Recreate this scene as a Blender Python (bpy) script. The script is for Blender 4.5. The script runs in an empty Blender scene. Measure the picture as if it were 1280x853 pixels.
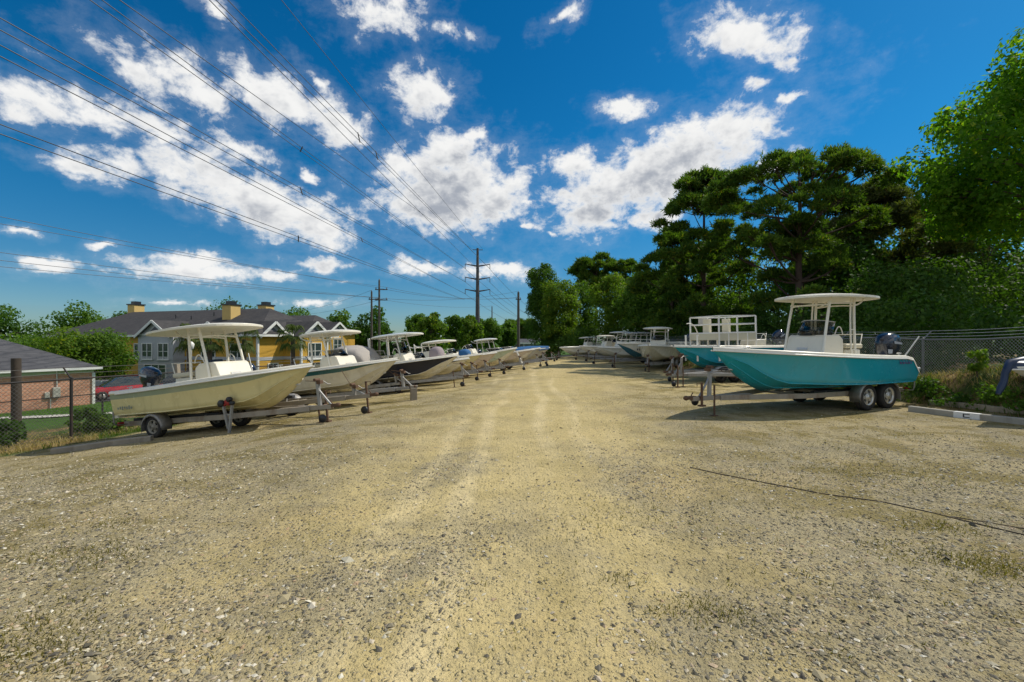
import bpy, math, random
import numpy as np
from mathutils import Vector, Matrix, noise as mnoise
R = math.radians
C = bpy.context.scene.collection
SC = bpy.context.scene
random.seed(7)
# ------------------------------------------------------------------ camera, sky, sun, exposure
cam_data = bpy.data.cameras.new('camera'); cam = bpy.data.objects.new('camera', cam_data); C.objects.link(cam)
cam.location = (0, 0, 1.75); cam.rotation_euler = (R(90), 0, 0)
cam_data.sensor_width = 36; cam_data.lens = 16.0; cam_data.clip_start = 0.05; cam_data.clip_end = 6000
SC.camera = cam
F = 569.0                                  # focal length in photo pixels
SUN_AZ, SUN_EL = 68.0, 49.0                # clockwise from +Y, above the horizon
SUN = Vector((math.cos(R(SUN_EL))*math.sin(R(SUN_AZ)), math.cos(R(SUN_EL))*math.cos(R(SUN_AZ)), math.sin(R(SUN_EL))))
sl = bpy.data.lights.new('sun', 'SUN'); sl.energy = 3.75; sl.angle = R(0.53); sl.color = (1.0, .93, .82)
so = bpy.data.objects.new('sun', sl); C.objects.link(so)
so.rotation_euler = SUN.to_track_quat('Z', 'Y').to_euler(); so.location = (40, 20, 60)
SC.view_settings.view_transform = 'Standard'; SC.view_settings.look = 'None'
SC.view_settings.exposure = 0.16; SC.view_settings.gamma = 1.0; SC.view_settings.use_curve_mapping = False
SC.render.engine = 'CYCLES'
SC.cycles.max_bounces = 6; SC.cycles.transparent_max_bounces = 8
SC.cycles.use_denoising = True
try: SC.cycles.denoiser = 'OPENIMAGEDENOISE'
except Exception: pass

world = bpy.data.worlds.new('World'); SC.world = world; world.use_nodes = True
wt = world.node_tree; wt.nodes.clear()
class NT:
    """small node-graph writer"""
    def __init__(s, tree): s.t = tree
    def n(s, kind, **kw):
        nd = s.t.nodes.new(kind)
        for k, v in kw.items(): setattr(nd, k, v)
        return nd
    def l(s, a, b): s.t.links.new(a, b)
    def put(s, sock, v):
        if isinstance(v, bpy.types.NodeSocket): s.l(v, sock)
        elif v is not None:
            if sock.type == 'RGBA' and hasattr(v, '__len__') and len(v) == 3: v = (*v, 1)
            sock.default_value = v
    def m(s, op, a, b=None, c=None, clamp=False):
        nd = s.n('ShaderNodeMath', operation=op, use_clamp=clamp)
        for i, v in enumerate((a, b, c)):
            if v is not None: s.put(nd.inputs[i], v)
        return nd.outputs[0]
    def vm(s, op, a, b=None, c=None):
        nd = s.n('ShaderNodeVectorMath', operation=op)
        for i, v in enumerate((a, b, c)):
            if v is not None: s.put(nd.inputs[i], v)
        return nd.outputs['Value'] if op in ('LENGTH', 'DOT_PRODUCT', 'DISTANCE') else nd.outputs[0]
    def mix(s, f, a, b, blend='MIX'):
        nd = s.n('ShaderNodeMix', data_type='RGBA', blend_type=blend)
        s.put(nd.inputs[0], f); s.put(nd.inputs[6], a); s.put(nd.inputs[7], b)
        return nd.outputs[2]
    def ss(s, v, lo, hi, a=0., b=1.):
        nd = s.n('ShaderNodeMapRange', interpolation_type='SMOOTHSTEP')
        s.put(nd.inputs[0], v); nd.inputs[1].default_value = lo; nd.inputs[2].default_value = hi
        nd.inputs[3].default_value = a; nd.inputs[4].default_value = b
        return nd.outputs[0]
    def noise(s, vec, scale, detail=4, rough=.55, dist=0., out=0):
        nd = s.n('ShaderNodeTexNoise'); s.put(nd.inputs['Vector'], vec)
        nd.inputs['Scale'].default_value = scale; nd.inputs['Detail'].default_value = detail
        nd.inputs['Roughness'].default_value = rough; nd.inputs['Distortion'].default_value = dist
        return nd.outputs[out]

W = NT(wt)
def azel(px, py):
    d = Vector(((px-640)/F, 1, (426-py)/F)).normalized()
    return math.degrees(math.atan2(d.x, d.y)), math.degrees(math.asin(d.z))
# cumulus clouds: direction, half-width and half-height in degrees of sky, tilt, thickness
CLOUDS = []
for (px, py, rx, ry, rot, st) in [
    (45,128,80,26,0,1),(120,142,60,20,8,.95),(165,85,80,34,28,.85),(240,108,62,30,28,1),(225,168,110,24,14,.8),
    (150,203,58,26,10,1),(95,215,60,15,15,.9),(250,218,66,36,14,1.05),(330,258,92,30,13,1.15),(392,277,55,27,8,1.15),
    (345,125,62,36,15,1.05),(415,152,55,32,20,1),(300,185,62,20,15,.8),(385,222,15,12,0,.95),(335,235,18,11,0,.8),
    (527,118,42,38,8,1.0),(482,16,62,30,-8,.95),(562,38,36,17,5,.8),(565,235,78,46,0,1.25),(545,258,58,30,0,1.2),(612,256,40,27,0,1.15),
    (562,197,40,28,0,1.15),(592,168,22,12,0,.95),(702,24,32,18,-20,.75),(785,135,46,20,5,.85),(935,45,66,32,14,1.05),(988,76,22,14,0,.8),
    (948,108,26,14,0,.9),(980,122,20,11,-15,.9),(815,218,125,40,-16,1.2),(745,262,44,25,-14,1.15),(915,172,38,28,-15,1.15),(722,206,38,20,0,1.1),
    (860,195,70,30,-16,1.15),(825,269,32,16,0,1.1),(703,245,26,12,0,1.0),(953,160,20,18,0,.85),(965,206,36,14,-15,1.0),
    (25,285,36,9,0,.8),(60,331,66,12,0,.9),(130,308,30,7,0,.8),(245,340,92,20,0,1.0),(338,345,44,13,0,.9),(402,328,52,11,0,.95),
    (390,376,54,8,0,.8),(245,326,50,13,0,.95),(532,332,50,12,5,.95),(632,337,46,15,0,1.0),(210,381,64,7,0,.7),(430,350,40,6,0,.5),
    (265,12,44,18,20,.8),(398,106,56,15,32,.65),(656,248,14,10,0,.8),(657,283,18,7,0,.75),(40,60,60,18,20,.55),(690,292,14,6,0,.7)]:
    a, e = azel(px, py); a2, _ = azel(px+6, py); _, e2 = azel(px, py-6)
    CLOUDS.append((a, e, rx*(a2-a)/6, ry*(e2-e)/6, -rot, st))
grp = bpy.data.node_groups.new('cloud_field', 'ShaderNodeTree')
grp.interface.new_socket('V', in_out='INPUT', socket_type='NodeSocketVector')
grp.interface.new_socket('D', in_out='OUTPUT', socket_type='NodeSocketFloat')
G = NT(grp); gi = G.n('NodeGroupInput'); go = G.n('NodeGroupOutput')
acc = None
for (a, e, rx, ry, rot, st) in CLOUDS:
    mp = G.n('ShaderNodeMapping', vector_type='TEXTURE')
    G.l(gi.outputs[0], mp.inputs[0]); mp.inputs[1].default_value = (a, e, 0)
    mp.inputs[2].default_value = (0, 0, R(rot)); mp.inputs[3].default_value = (rx*1.42, ry*1.40, 1)
    v = G.m('SUBTRACT', st, G.vm('LENGTH', mp.outputs[0]))
    if acc is None: acc = v
    else:
        sm = G.n('ShaderNodeMath', operation='SMOOTH_MAX'); G.l(acc, sm.inputs[0]); G.l(v, sm.inputs[1]); sm.inputs[2].default_value = .12
        acc = sm.outputs[0]
G.l(acc, go.inputs[0])

tc = W.n('ShaderNodeTexCoord'); sep = W.n('ShaderNodeSeparateXYZ'); W.l(tc.outputs['Generated'], sep.inputs[0])
az = W.m('MULTIPLY', W.m('ARCTAN2', sep.outputs[0], sep.outputs[1]), 57.29578)
el = W.m('MULTIPLY', W.m('ARCSINE', sep.outputs[2]), 57.29578)
ae = W.n('ShaderNodeCombineXYZ'); W.l(az, ae.inputs[0]); W.l(el, ae.inputs[1])
stretch = W.vm('MULTIPLY', ae.outputs[0], (1, 1.35, 1))
warpn = W.noise(stretch, .22, 5, .6, 0, 1)
warp = W.vm('MULTIPLY', W.vm('SUBTRACT', warpn, (.5, .5, .5)), (5.0, 3.4, 0))
pos = W.vm('ADD', ae.outputs[0], warp)
def field(off):
    g = W.n('ShaderNodeGroup'); g.node_tree = grp
    W.l(W.vm('ADD', pos, off), g.inputs[0]); return g.outputs[0]
def dens(off, det):
    nz = W.noise(W.vm('ADD', stretch, (off[0], off[1]*1.35, 0)), .30, det, .66, .2)
    return W.m('ADD', field(off), W.m('MULTIPLY', W.m('SUBTRACT', nz, .5), 2.05))
# unseen cumulus added behind the camera, white fill light for camera-facing sides
back = W.m('SUBTRACT', W.m('SUBTRACT', W.m('MULTIPLY', W.noise(stretch, .075, 3), 3.4), 1.25), W.m('MULTIPLY', W.ss(W.m('ABSOLUTE', az), 85., 60.), 4.))
d0 = W.m('MAXIMUM', dens((0, 0, 0), 8), back)
d1 = dens((1.2, 2.2, 0), 3)                # the same field a little nearer the sun: what shades this point
thin = W.m('MULTIPLY', W.ss(W.m('ADD', d0, W.m('MULTIPLY', W.noise(W.vm('MULTIPLY', ae.outputs[0], (.55, 2.2, 1)), .5, 6, .7), .5)), -.10, .75), .09)
alpha = W.m('MAXIMUM', W.ss(d0, .17, .78), thin)
core = W.m('MULTIPLY', W.ss(d1, .0, 1.15), W.ss(d0, .40, 1.25))
ccol = W.mix(core, (9.6, 9.6, 9.5), (3.9, 4.25, 4.9))
sky = W.n('ShaderNodeTexSky', sky_type='NISHITA'); sky.sun_disc = False
sky.sun_elevation = R(SUN_EL); sky.sun_rotation = R(SUN_AZ); sky.altitude = 0; sky.air_density = 1.0; sky.dust_density = .25; sky.ozone_density = 4.0
hs = W.n('ShaderNodeHueSaturation'); hs.inputs['Saturation'].default_value = 1.38; hs.inputs['Value'].default_value = .78; hs.inputs['Hue'].default_value = .49
tint = W.vm('MULTIPLY', hs.outputs[0], W.mix(W.ss(el, 2., 22.), (.68, .90, 1.09), (.42, 1.12, 1.27)))
W.l(sky.outputs[0], hs.inputs['Color'])
bg = W.n('ShaderNodeBackground'); bg.inputs[1].default_value = .085
W.l(W.mix(alpha, tint, ccol), bg.inputs[0])
wo = W.n('ShaderNodeOutputWorld'); W.l(bg.outputs[0], wo.inputs[0])
world.cycles.sampling_method = 'MANUAL'; world.cycles.sample_map_resolution = 512

# ------------------------------------------------------------------ materials
MATS = {}
def mat(name, col, rough=.5, metal=0., var=.12, scale=3., bump=0., bscale=60., dirt=None, dirt_amt=.35, spec=.5, coat=0., trans=0.):
    """principled surface with noise in colour and gloss, optional stains and bump"""
    if name in MATS: return MATS[name]
    m = bpy.data.materials.new(name); m.use_nodes = True; t = NT(m.node_tree)
    b = m.node_tree.nodes['Principled BSDF']
    tcn = t.n('ShaderNodeTexCoord'); o = tcn.outputs['Object']
    nz = t.noise(o, scale, 5, .6)
    k = t.m('ADD', t.m('MULTIPLY', t.m('SUBTRACT', nz, .5), 2*var), 1.0)
    sc = t.n('ShaderNodeVectorMath', operation='SCALE'); sc.inputs[0].default_value = col; t.l(k, sc.inputs['Scale'])
    colr = sc.outputs[0]
    if dirt is not None:
        mpn = t.n('ShaderNodeMapping'); t.l(o, mpn.inputs[0]); mpn.inputs[3].default_value = (2.5, 2.5, .7)
        dm = t.ss(t.noise(mpn.outputs[0], 1.6, 7, .65), .47, .75, 0, dirt_amt)
        colr = t.mix(dm, colr, dirt)
    t.l(colr, b.inputs['Base Color'])
    t.l(t.m('ADD', t.m('MULTIPLY', t.noise(o, scale*3, 3), .25), rough-.12, clamp=True), b.inputs['Roughness'])
    b.inputs['Metallic'].default_value = metal; b.inputs['Specular IOR Level'].default_value = spec
    if coat: b.inputs['Coat Weight'].default_value = coat; b.inputs['Coat Roughness'].default_value = .12
    if trans: b.inputs['Transmission Weight'].default_value = trans
    if bump:
        bn = t.n('ShaderNodeBump'); bn.inputs['Strength'].default_value = bump; bn.inputs['Distance'].default_value = .01
        t.l(t.noise(o, bscale, 4), bn.inputs['Height']); t.l(bn.outputs[0], b.inputs['Normal'])
    MATS[name] = m; return m
def leafmat(name, c1, c2, trans=.35, c3=None):
    """leaves: every leaf its own tint, light passes through"""
    if name in MATS: return MATS[name]
    m = bpy.data.materials.new(name); m.use_nodes = True; t = NT(m.node_tree); m.node_tree.nodes.clear()
    g = t.n('ShaderNodeNewGeometry'); tcn = t.n('ShaderNodeTexCoord')
    f = t.m('ADD', t.m('MULTIPLY', g.outputs['Random Per Island'], .6), t.m('MULTIPLY', t.ss(t.noise(tcn.outputs['Object'], .55, 3), .35, .65), .4))
    c = t.mix(f, c1, c2)
    if c3: c = t.mix(t.ss(g.outputs['Random Per Island'], .93, .97), c, c3)
    d = t.n('ShaderNodeBsdfPrincipled'); t.l(c, d.inputs['Base Color']); d.inputs['Roughness'].default_value = .6; d.inputs['Specular IOR Level'].default_value = .2
    tr = t.n('ShaderNodeBsdfTranslucent'); t.l(t.mix(1., c, (1.5, 1.7, .45), 'MULTIPLY'), tr.inputs[0])
    mx = t.n('ShaderNodeMixShader'); mx.inputs[0].default_value = trans; t.l(d.outputs[0], mx.inputs[1]); t.l(tr.outputs[0], mx.inputs[2])
    o = t.n('ShaderNodeOutputMaterial'); t.l(mx.outputs[0], o.inputs[0])
    MATS[name] = m; return m

# ------------------------------------------------------------------ mesh helpers
class MB:
    def __init__(s): s.v = []; s.f = []; s.mi = []; s.sm = []
    def add(s, vs, fs, mi=0, sm=False):
        o = len(s.v); s.v += [tuple(p) for p in vs]
        for f in fs: s.f.append([o+i for i in f]); s.mi.append(mi); s.sm.append(sm)
        return s
    def box(s, c, d, mi=0, rot=None, top=1., topy=None):
        hx, hy, hz = d[0]/2, d[1]/2, d[2]/2; ty = top if topy is None else topy; vs = []
        for z in (-1, 1):
            kx, ky = (top, ty) if z > 0 else (1, 1)
            for x, y in ((-1,-1),(1,-1),(1,1),(-1,1)): vs.append(Vector((x*hx*kx, y*hy*ky, z*hz)))
        if rot is not None: vs = [rot @ v for v in vs]
        c = Vector(c)
        return s.add([v+c for v in vs], [(0,3,2,1),(4,5,6,7),(0,1,5,4),(1,2,6,5),(2,3,7,6),(3,0,4,7)], mi)
    def bar(s, a, b, w, h, mi=0):
        a, b = Vector(a), Vector(b); d = b-a; L = d.length; x = d.normalized()
        up = Vector((0,0,1)) if abs(x.z) < .95 else Vector((0,1,0))
        y = up.cross(x).normalized(); z = x.cross(y)
        return s.box((a+b)/2, (L, w, h), mi, Matrix((x, y, z)).transposed())
    def tube(s, pts, r, seg=8, mi=0, sm=True, cap=True):
        pts = [Vector(p) for p in pts]; n = len(pts); rr = r if isinstance(r, (list, tuple)) else [r]*n
        t0 = (pts[1]-pts[0]).normalized(); up = Vector((0,0,1)) if abs(t0.z) < .9 else Vector((1,0,0))
        a = t0.cross(up).normalized(); vs = []; fs = []
        for i, p in enumerate(pts):
            t = (pts[min(i+1,n-1)]-pts[max(i-1,0)]).normalized()
            a = (a - t*a.dot(t)).normalized(); b = t.cross(a)
            for k in range(seg):
                th = 2*math.pi*k/seg; vs.append(p+(a*math.cos(th)+b*math.sin(th))*rr[i])
        for i in range(n-1):
            for k in range(seg):
                k2 = (k+1) % seg; fs.append((i*seg+k, i*seg+k2, (i+1)*seg+k2, (i+1)*seg+k))
        s.add(vs, fs, mi, sm)
        if cap: s.add(vs[:seg], [tuple(range(seg))[::-1]], mi); s.add(vs[-seg:], [tuple(range(seg))], mi)
        return s
    def lathe(s, prof, seg=16, mi=0, M=None, sm=True):
        M = M or Matrix(); vs = []; fs = []; n = len(prof)
        for r, z in prof:
            for k in range(seg):
                th = 2*math.pi*k/seg; vs.append(M @ Vector((r*math.cos(th), r*math.sin(th), z)))
        for i in range(n-1):
            for k in range(seg):
                k2 = (k+1) % seg; fs.append((i*seg+k, i*seg+k2, (i+1)*seg+k2, (i+1)*seg+k))
        return s.add(vs, fs, mi, sm)
    def grid(s, rows, mi=0, sm=True, closed=False, mif=None):
        m = len(rows[0]); o = len(s.v); s.v += [tuple(p) for r in rows for p in r]
        for i in range(len(rows)-1):
            for k in range(m if closed else m-1):
                k2 = (k+1) % m
                s.f.append([o+i*m+k, o+(i+1)*m+k, o+(i+1)*m+k2, o+i*m+k2]); s.mi.append(mif(i, k) if mif else mi); s.sm.append(sm)
        return s
    def poly(s, pts, mi=0): return s.add(pts, [tuple(range(len(pts)))], mi)
    def prism(s, poly, d, mi=0):
        """poly: 3-d outline; d: extrusion vector"""
        n = len(poly); p = [Vector(q) for q in poly]; d = Vector(d)
        return s.add(p+[q+d for q in p], [tuple(range(n))[::-1], tuple(range(n, 2*n))]+[(i, (i+1) % n, n+(i+1) % n, n+i) for i in range(n)], mi)
    def blob(s, c, r, mi=0, seg=12, rings=8, M=None, jit=0., e=1.):
        rows = []
        for i in range(rings+1):
            ph = math.pi*i/rings; row = []
            for k in range(seg):
                th = 2*math.pi*k/seg
                f = lambda q: math.copysign(abs(q)**e, q)
                p = Vector((f(math.sin(ph))*f(math.cos(th))*r[0], f(math.sin(ph))*f(math.sin(th))*r[1], f(math.cos(ph))*r[2]))
                if jit: p *= 1+jit*mnoise.noise(p*2.1+Vector(c))
                if M: p = M @ p
                row.append(p+Vector(c))
            rows.append(row)
        return s.grid(rows[::-1], mi, True, True)
    def build(s, name, mats, parent=None, bevel=0., seg=2):
        me = bpy.data.meshes.new(name); me.from_pydata(s.v, [], s.f)
        for m in (mats if isinstance(mats, (list, tuple)) else [mats]): me.materials.append(m)
        me.polygons.foreach_set('material_index', s.mi); me.polygons.foreach_set('use_smooth', s.sm); me.update()
        o = bpy.data.objects.new(name, me); C.objects.link(o)
        if parent: o.parent = parent
        if bevel:
            b = o.modifiers.new('bevel', 'BEVEL'); b.width = bevel; b.segments = seg; b.limit_method = 'ANGLE'; b.angle_limit = R(40)
        return o
def npmesh(name, v, f, mats, parent=None, smooth=False, mi=None):
    """v (n,3) array, f (m,k) array of equal-sided faces"""
    me = bpy.data.meshes.new(name); m, k = f.shape
    me.vertices.add(len(v)); me.vertices.foreach_set('co', np.ascontiguousarray(v, dtype=np.float32).ravel())
    me.loops.add(m*k); me.loops.foreach_set('vertex_index', np.ascontiguousarray(f, dtype=np.int32).ravel())
    me.polygons.add(m); me.polygons.foreach_set('loop_start', np.arange(0, m*k, k, dtype=np.int32))
    me.polygons.foreach_set('loop_total', np.full(m, k, dtype=np.int32))
    for q in (mats if isinstance(mats, (list, tuple)) else [mats]): me.materials.append(q)
    if mi is not None: me.polygons.foreach_set('material_index', mi.astype(np.int32))
    me.polygons.foreach_set('use_smooth', np.full(m, smooth)); me.update(calc_edges=True); me.validate()
    o = bpy.data.objects.new(name, me); C.objects.link(o)
    if parent: o.parent = parent
    return o
def tag(o, label, cat, group=None, kind=None):
    if label: o['label'] = label
    if cat: o['category'] = cat
    if group: o['group'] = group
    if kind: o['kind'] = kind
    return o
def empty(name, loc, rot=(0,0,0), label=None, cat=None, group=None):
    o = bpy.data.objects.new(name, None); C.objects.link(o); o.location = loc; o.rotation_euler = rot; o.empty_display_size = .2
    return tag(o, label, cat, group)
def copy_tree(o, parent=None):
    c = o.copy(); C.objects.link(c); c.parent = parent
    for ch in list(o.children): copy_tree(ch, c)
    return c
def sstep(a, b, x):
    t = min(1, max(0, (x-a)/(b-a))); return t*t*(3-2*t)
# ------------------------------------------------------------------ terrain height
def gz(x, y):
    yy = min(y, 60); u = x-.27*(yy-11); t = -2-u
    z = 0.
    if t > 0:
        z = -.1*min(t, 10)
        if t > 10: z -= .07*min(t-10, 38)
        if t < 1.5: z = -.1*t*t/3 if t < 1.5 else z
        else: z += .05*(1.5 if t >= 1.5 else 0)
    r = sstep(10.7, 12.6, x)
    if r:
        m = math.exp(-((y-10.6)/2.9)**2)*sstep(10.8, 11.9, x)*(1-sstep(11.85, 12.3, x))
        z += r*.55+.72*m+.1*mnoise.noise(Vector((x*1.1, y*1.1, 0)))*r
    z += .035*mnoise.noise(Vector((x*.35, y*.35, 3)))+.012*mnoise.noise(Vector((x*1.3, y*1.3, 5)))
    return z
def ground_at(px, py):
    """where the sight line through photo pixel (px, py) meets the terrain"""
    d = Vector(((px-640)/F, 1, (426-py)/F)); y = 1.5
    while y < 200:
        if 1.75+d.z*y < gz(d.x*y, y): break
        y += .05
    return d.x*y, y
# ------------------------------------------------------------------ ground
def axis(lo, hi, fine_lo, fine_hi, st):
    out = list(np.arange(fine_lo, fine_hi+1e-6, st)); s = st; x = fine_hi
    while x < hi: s *= 1.22; x += s; out.append(x)
    s = st; x = fine_lo
    while x > lo: s *= 1.22; x -= s; out.insert(0, x)
    return out
gx = axis(-1800, 1800, -22, 17, .3); gy = axis(-250, 2600, 0, 30, .3)
nx, ny = len(gx), len(gy)
gv = np.array([(x, y, gz(x, y)) for y in gy for x in gx])
# drifts of coarser stone: x, y, half-length, half-width, direction
DRIFTS = [(-1.75, 3.0, 2.2, .75, 38), (-3.6, 3.6, 1.5, .8, 20), (2.5, 2.9, 1.8, .55, 8), (2.9, 4.0, 1.7, .7, -28), (4.6, 5.2, 1.6, .8, 60), (7.5, 8.2, 2.6, 1.1, 25), (-6.2, 7.4, 2.6, .9, 12), (-.9, 6.3, 1.2, .4, 70), (1.5, 5.8, 1.2, .5, 80)]
def drift(x, y):
    v = 0
    for cx, cy, a, b_, an in DRIFTS:
        c, s_ = math.cos(R(an)), math.sin(R(an)); dx, dy = x-cx, y-cy; q = math.hypot((dx*c+dy*s_)/a, (-dx*s_+dy*c)/b_); v = max(v, 1.35-q)
    return min(1, max(0, v+.55*mnoise.noise(Vector((x*1.5, y*1.5, 11)))))

ii = np.arange((ny-1)*(nx-1)); rI, cI = ii//(nx-1), ii % (nx-1); q = rI*nx+cI
gf = np.stack([q, q+1, q+nx+1, q+nx], 1)

def ground_material():
    m = bpy.data.materials.new('gravel_ground'); m.use_nodes = True; t = NT(m.node_tree); b = m.node_tree.nodes['Principled BSDF']
    tcn = t.n('ShaderNodeTexCoord'); P = tcn.outputs['Object']; s = t.n('ShaderNodeSeparateXYZ'); t.l(P, s.inputs[0]); X, Y = s.outputs[0], s.outputs[1]
    u = t.m('SUBTRACT', X, t.m('MULTIPLY', t.m('SUBTRACT', Y, 11.), .27))
    # the lane down the middle: worn to pale sand; its shoulders keep their stone
    lane = t.m('SUBTRACT', X, t.m('ADD', t.m('MULTIPLY', Y, .13), -.75))
    w = t.noise(P, .22, 5, .6)
    wob = t.m('MULTIPLY', t.m('SUBTRACT', w, .5), 5.)
    sand = t.ss(t.m('ADD', t.m('ABSOLUTE', lane), t.m('ADD', wob, t.m('MULTIPLY', t.m('SUBTRACT', t.noise(P, 1.5, 5, .65), .5), 2.6))), .6, 3.6, 1, 0)
    far = t.ss(Y, 7., 20.)
    sand = t.m('MAXIMUM', sand, t.m('MULTIPLY', far, t.ss(w, .40, .62, .5, .95)))
    dr = None
    wp = t.vm('ADD', P, t.vm('MULTIPLY', t.vm('SUBTRACT', t.noise(P, 1.3, 5, .65, 0, 1), (.5, .5, .5)), (1.5, 1.5, 0)))
    for cx, cy, a_, b_, an in DRIFTS:
        mp = t.n('ShaderNodeMapping', vector_type='TEXTURE'); t.l(t.vm('MULTIPLY', wp, (1, 1, 0)), mp.inputs[0]); mp.inputs[1].default_value = (cx, cy, 0); mp.inputs[2].default_value = (0, 0, R(an)); mp.inputs[3].default_value = (a_, b_, 1)
        e_ = t.m('SUBTRACT', 1.35, t.vm('LENGTH', mp.outputs[0])); dr = e_ if dr is None else t.m('MAXIMUM', dr, e_)
    dr = t.m('MULTIPLY', t.ss(dr, -.15, 1.0), t.ss(t.noise(P, 2.2, 6, .7), .34, .58)); sand = t.m('MULTIPLY', sand, t.m('SUBTRACT', 1., t.m('MULTIPLY', dr, .8)))
    # tyre tracks
    mp = t.n('ShaderNodeMapping', vector_type='TEXTURE'); t.l(P, mp.inputs[0]); mp.inputs[2].default_value = (0, 0, R(-7.5)); mp.inputs[3].default_value = (1, 14, 1)
    trk = t.noise(mp.outputs[0], 1.35, 4, .55); trk = t.ss(trk, .44, .62)
    fine = t.noise(P, 26, 6, .7); mid = t.noise(P, 4.5, 5, .65)
    cs = t.mix(mid, (.45, .355, .150), (.60, .48, .222))
    cs = t.mix(t.m('MULTIPLY', trk, .40), cs, (.62, .50, .25))
    rut = None
    lane2 = t.m('SUBTRACT', X, t.m('MULTIPLY', Y, .03))
    for off in (-1.35, -.75, .45, 1.1):
        q_ = t.m('ABSOLUTE', t.m('SUBTRACT', t.m('ADD', lane2, t.m('MULTIPLY', t.m('SUBTRACT', t.noise(P, .16, 2), .5), 1.6)), off)); q_ = t.ss(q_, .24, .06); rut = q_ if rut is None else t.m('MAXIMUM', rut, q_)
    rut = t.m('MULTIPLY', rut, t.ss(t.noise(mp.outputs[0], .9, 4, .6), .36, .56))
    cs = t.mix(t.m('MULTIPLY', rut, .65), cs, (.72, .59, .32)); sand = t.m('MAXIMUM', sand, t.m('MULTIPLY', rut, .75))
    cg = t.mix(mid, (.26, .212, .112), (.50, .415, .222))
    base = t.mix(sand, cg, cs)
    base = t.mix(t.m('MULTIPLY', dr, .38), base, t.mix(mid, (.18, .16, .115), (.42, .38, .26)))
    blot = t.ss(t.m('ADD', t.noise(P, .38, 5, .68), t.m('MULTIPLY', t.noise(P, 2.6, 4, .7), .3)), .60, .78)
    base = t.mix(t.m('MULTIPLY', blot, t.m('SUBTRACT', .62, t.m('MULTIPLY', sand, .38))), base, t.mix(mid, (.16, .14, .095), (.33, .29, .19)))
    clay = t.ss(t.m('ADD', t.noise(t.vm('ADD', P, (31., 7., 0.)), .5, 4, .6), t.m('MULTIPLY', fine, .12)), .58, .72)
    base = t.mix(t.m('MULTIPLY', clay, .28), base, (.55, .41, .18))
    # pebbles in the surface: three sizes of cells, each with its own grey
    hgt = None
    for sc, lo, amt in ((26., .30, .55), (52., .32, .6), (110., .34, .6)):
        v = t.n('ShaderNodeTexVoronoi', feature='F1'); wv = t.vm('ADD', P, t.vm('MULTIPLY', t.noise(P, sc*.7, 2, .5, 0, 1), (.5/sc, .5/sc, .5/sc)))
        t.l(wv, v.inputs['Vector']); v.inputs['Scale'].default_value = sc; v.inputs['Randomness'].default_value = 1.
        hsv = t.n('ShaderNodeSeparateColor'); t.l(v.outputs['Color'], hsv.inputs[0])
        pres = t.ss(hsv.outputs[0], .50, .56)                      # only some cells hold a stone
        pres = t.m('MULTIPLY', pres, t.m('SUBTRACT', 1., t.m('MULTIPLY', sand, .62)))
        shp = t.m('MULTIPLY', t.ss(v.outputs['Distance'], lo+.14, lo-.1), pres)
        g = t.mix(hsv.outputs[1], (.10, .09, .065), (.68, .62, .45))
        g = t.mix(t.ss(hsv.outputs[2], .75, .95), g, (.46, .33, .19))
        base = t.mix(t.m('MULTIPLY', shp, amt), base, g)
        hh = t.m('MULTIPLY', shp, 9./sc*.1)
        hgt = hh if hgt is None else t.m('ADD', hgt, hh)
    base = t.mix(t.m('MULTIPLY', t.ss(fine, .52, .72), .5), base, (.20, .17, .11))
    base = t.mix(t.m('MULTIPLY', t.ss(fine, .40, .28), .45), base, (.68, .60, .42))
    # thin weeds and dry moss in patches, more of it away from the wheels
    wd = t.m('MULTIPLY', t.ss(t.m('ADD', t.noise(P, .9, 6, .7), t.m('MULTIPLY', t.noise(P, 9., 3, .7), .22)), .57, .70), t.ss(t.m('ABSOLUTE', lane), 1.2, 4.5, .25, 1))
    base = t.mix(t.m('MULTIPLY', wd, .75), base, t.mix(fine, (.115, .095, .022), (.29, .225, .07)))
    # beyond the fences: leaf litter and rough grass
    edge = t.m('MULTIPLY', t.m('SUBTRACT', t.noise(P, .8, 4, .6), .5), 2.2)
    lg = t.ss(t.m('ADD', u, edge), -10.6, -11.4); rg = t.ss(t.m('ADD', X, t.m('MULTIPLY', edge, .35)), 10.7, 11.2); fg = t.ss(t.m('ADD', Y, edge), 62., 64.)
    out = t.m('MAXIMUM', t.m('MAXIMUM', lg, rg), fg)
    litter = t.mix(t.ss(mid, .4, .62), (.15, .085, .035), (.34, .24, .11))
    grass = t.mix(mid, (.035, .07, .012), (.09, .13, .03))
    wild = t.mix(t.ss(t.noise(P, .6, 5, .7), .44, .58), litter, grass)
    field = t.m('MAXIMUM', t.ss(u, -17., -19.), t.ss(Y, 64., 68.)); wild = t.mix(field, wild, t.mix(mid, (.04, .09, .012), (.085, .16, .03)))
    base = t.mix(out, base, wild)
    t.l(base, b.inputs['Base Color']); b.inputs['Roughness'].default_value = .95; b.inputs['Specular IOR Level'].default_value = .15
    hgt = t.m('ADD', t.m('ADD', hgt, t.m('MULTIPLY', fine, .012)), t.m('MULTIPLY', t.noise(P, 7, 5, .65), .05))
    bn = t.n('ShaderNodeBump'); bn.inputs['Strength'].default_value = .9; bn.inputs['Distance'].default_value = 1.; t.l(hgt, bn.inputs['Height']); t.l(bn.outputs[0], b.inputs['Normal'])
    return m
ground = npmesh('ground', gv, gf, ground_material(), smooth=True); ground['kind'] = 'structure'

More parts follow.
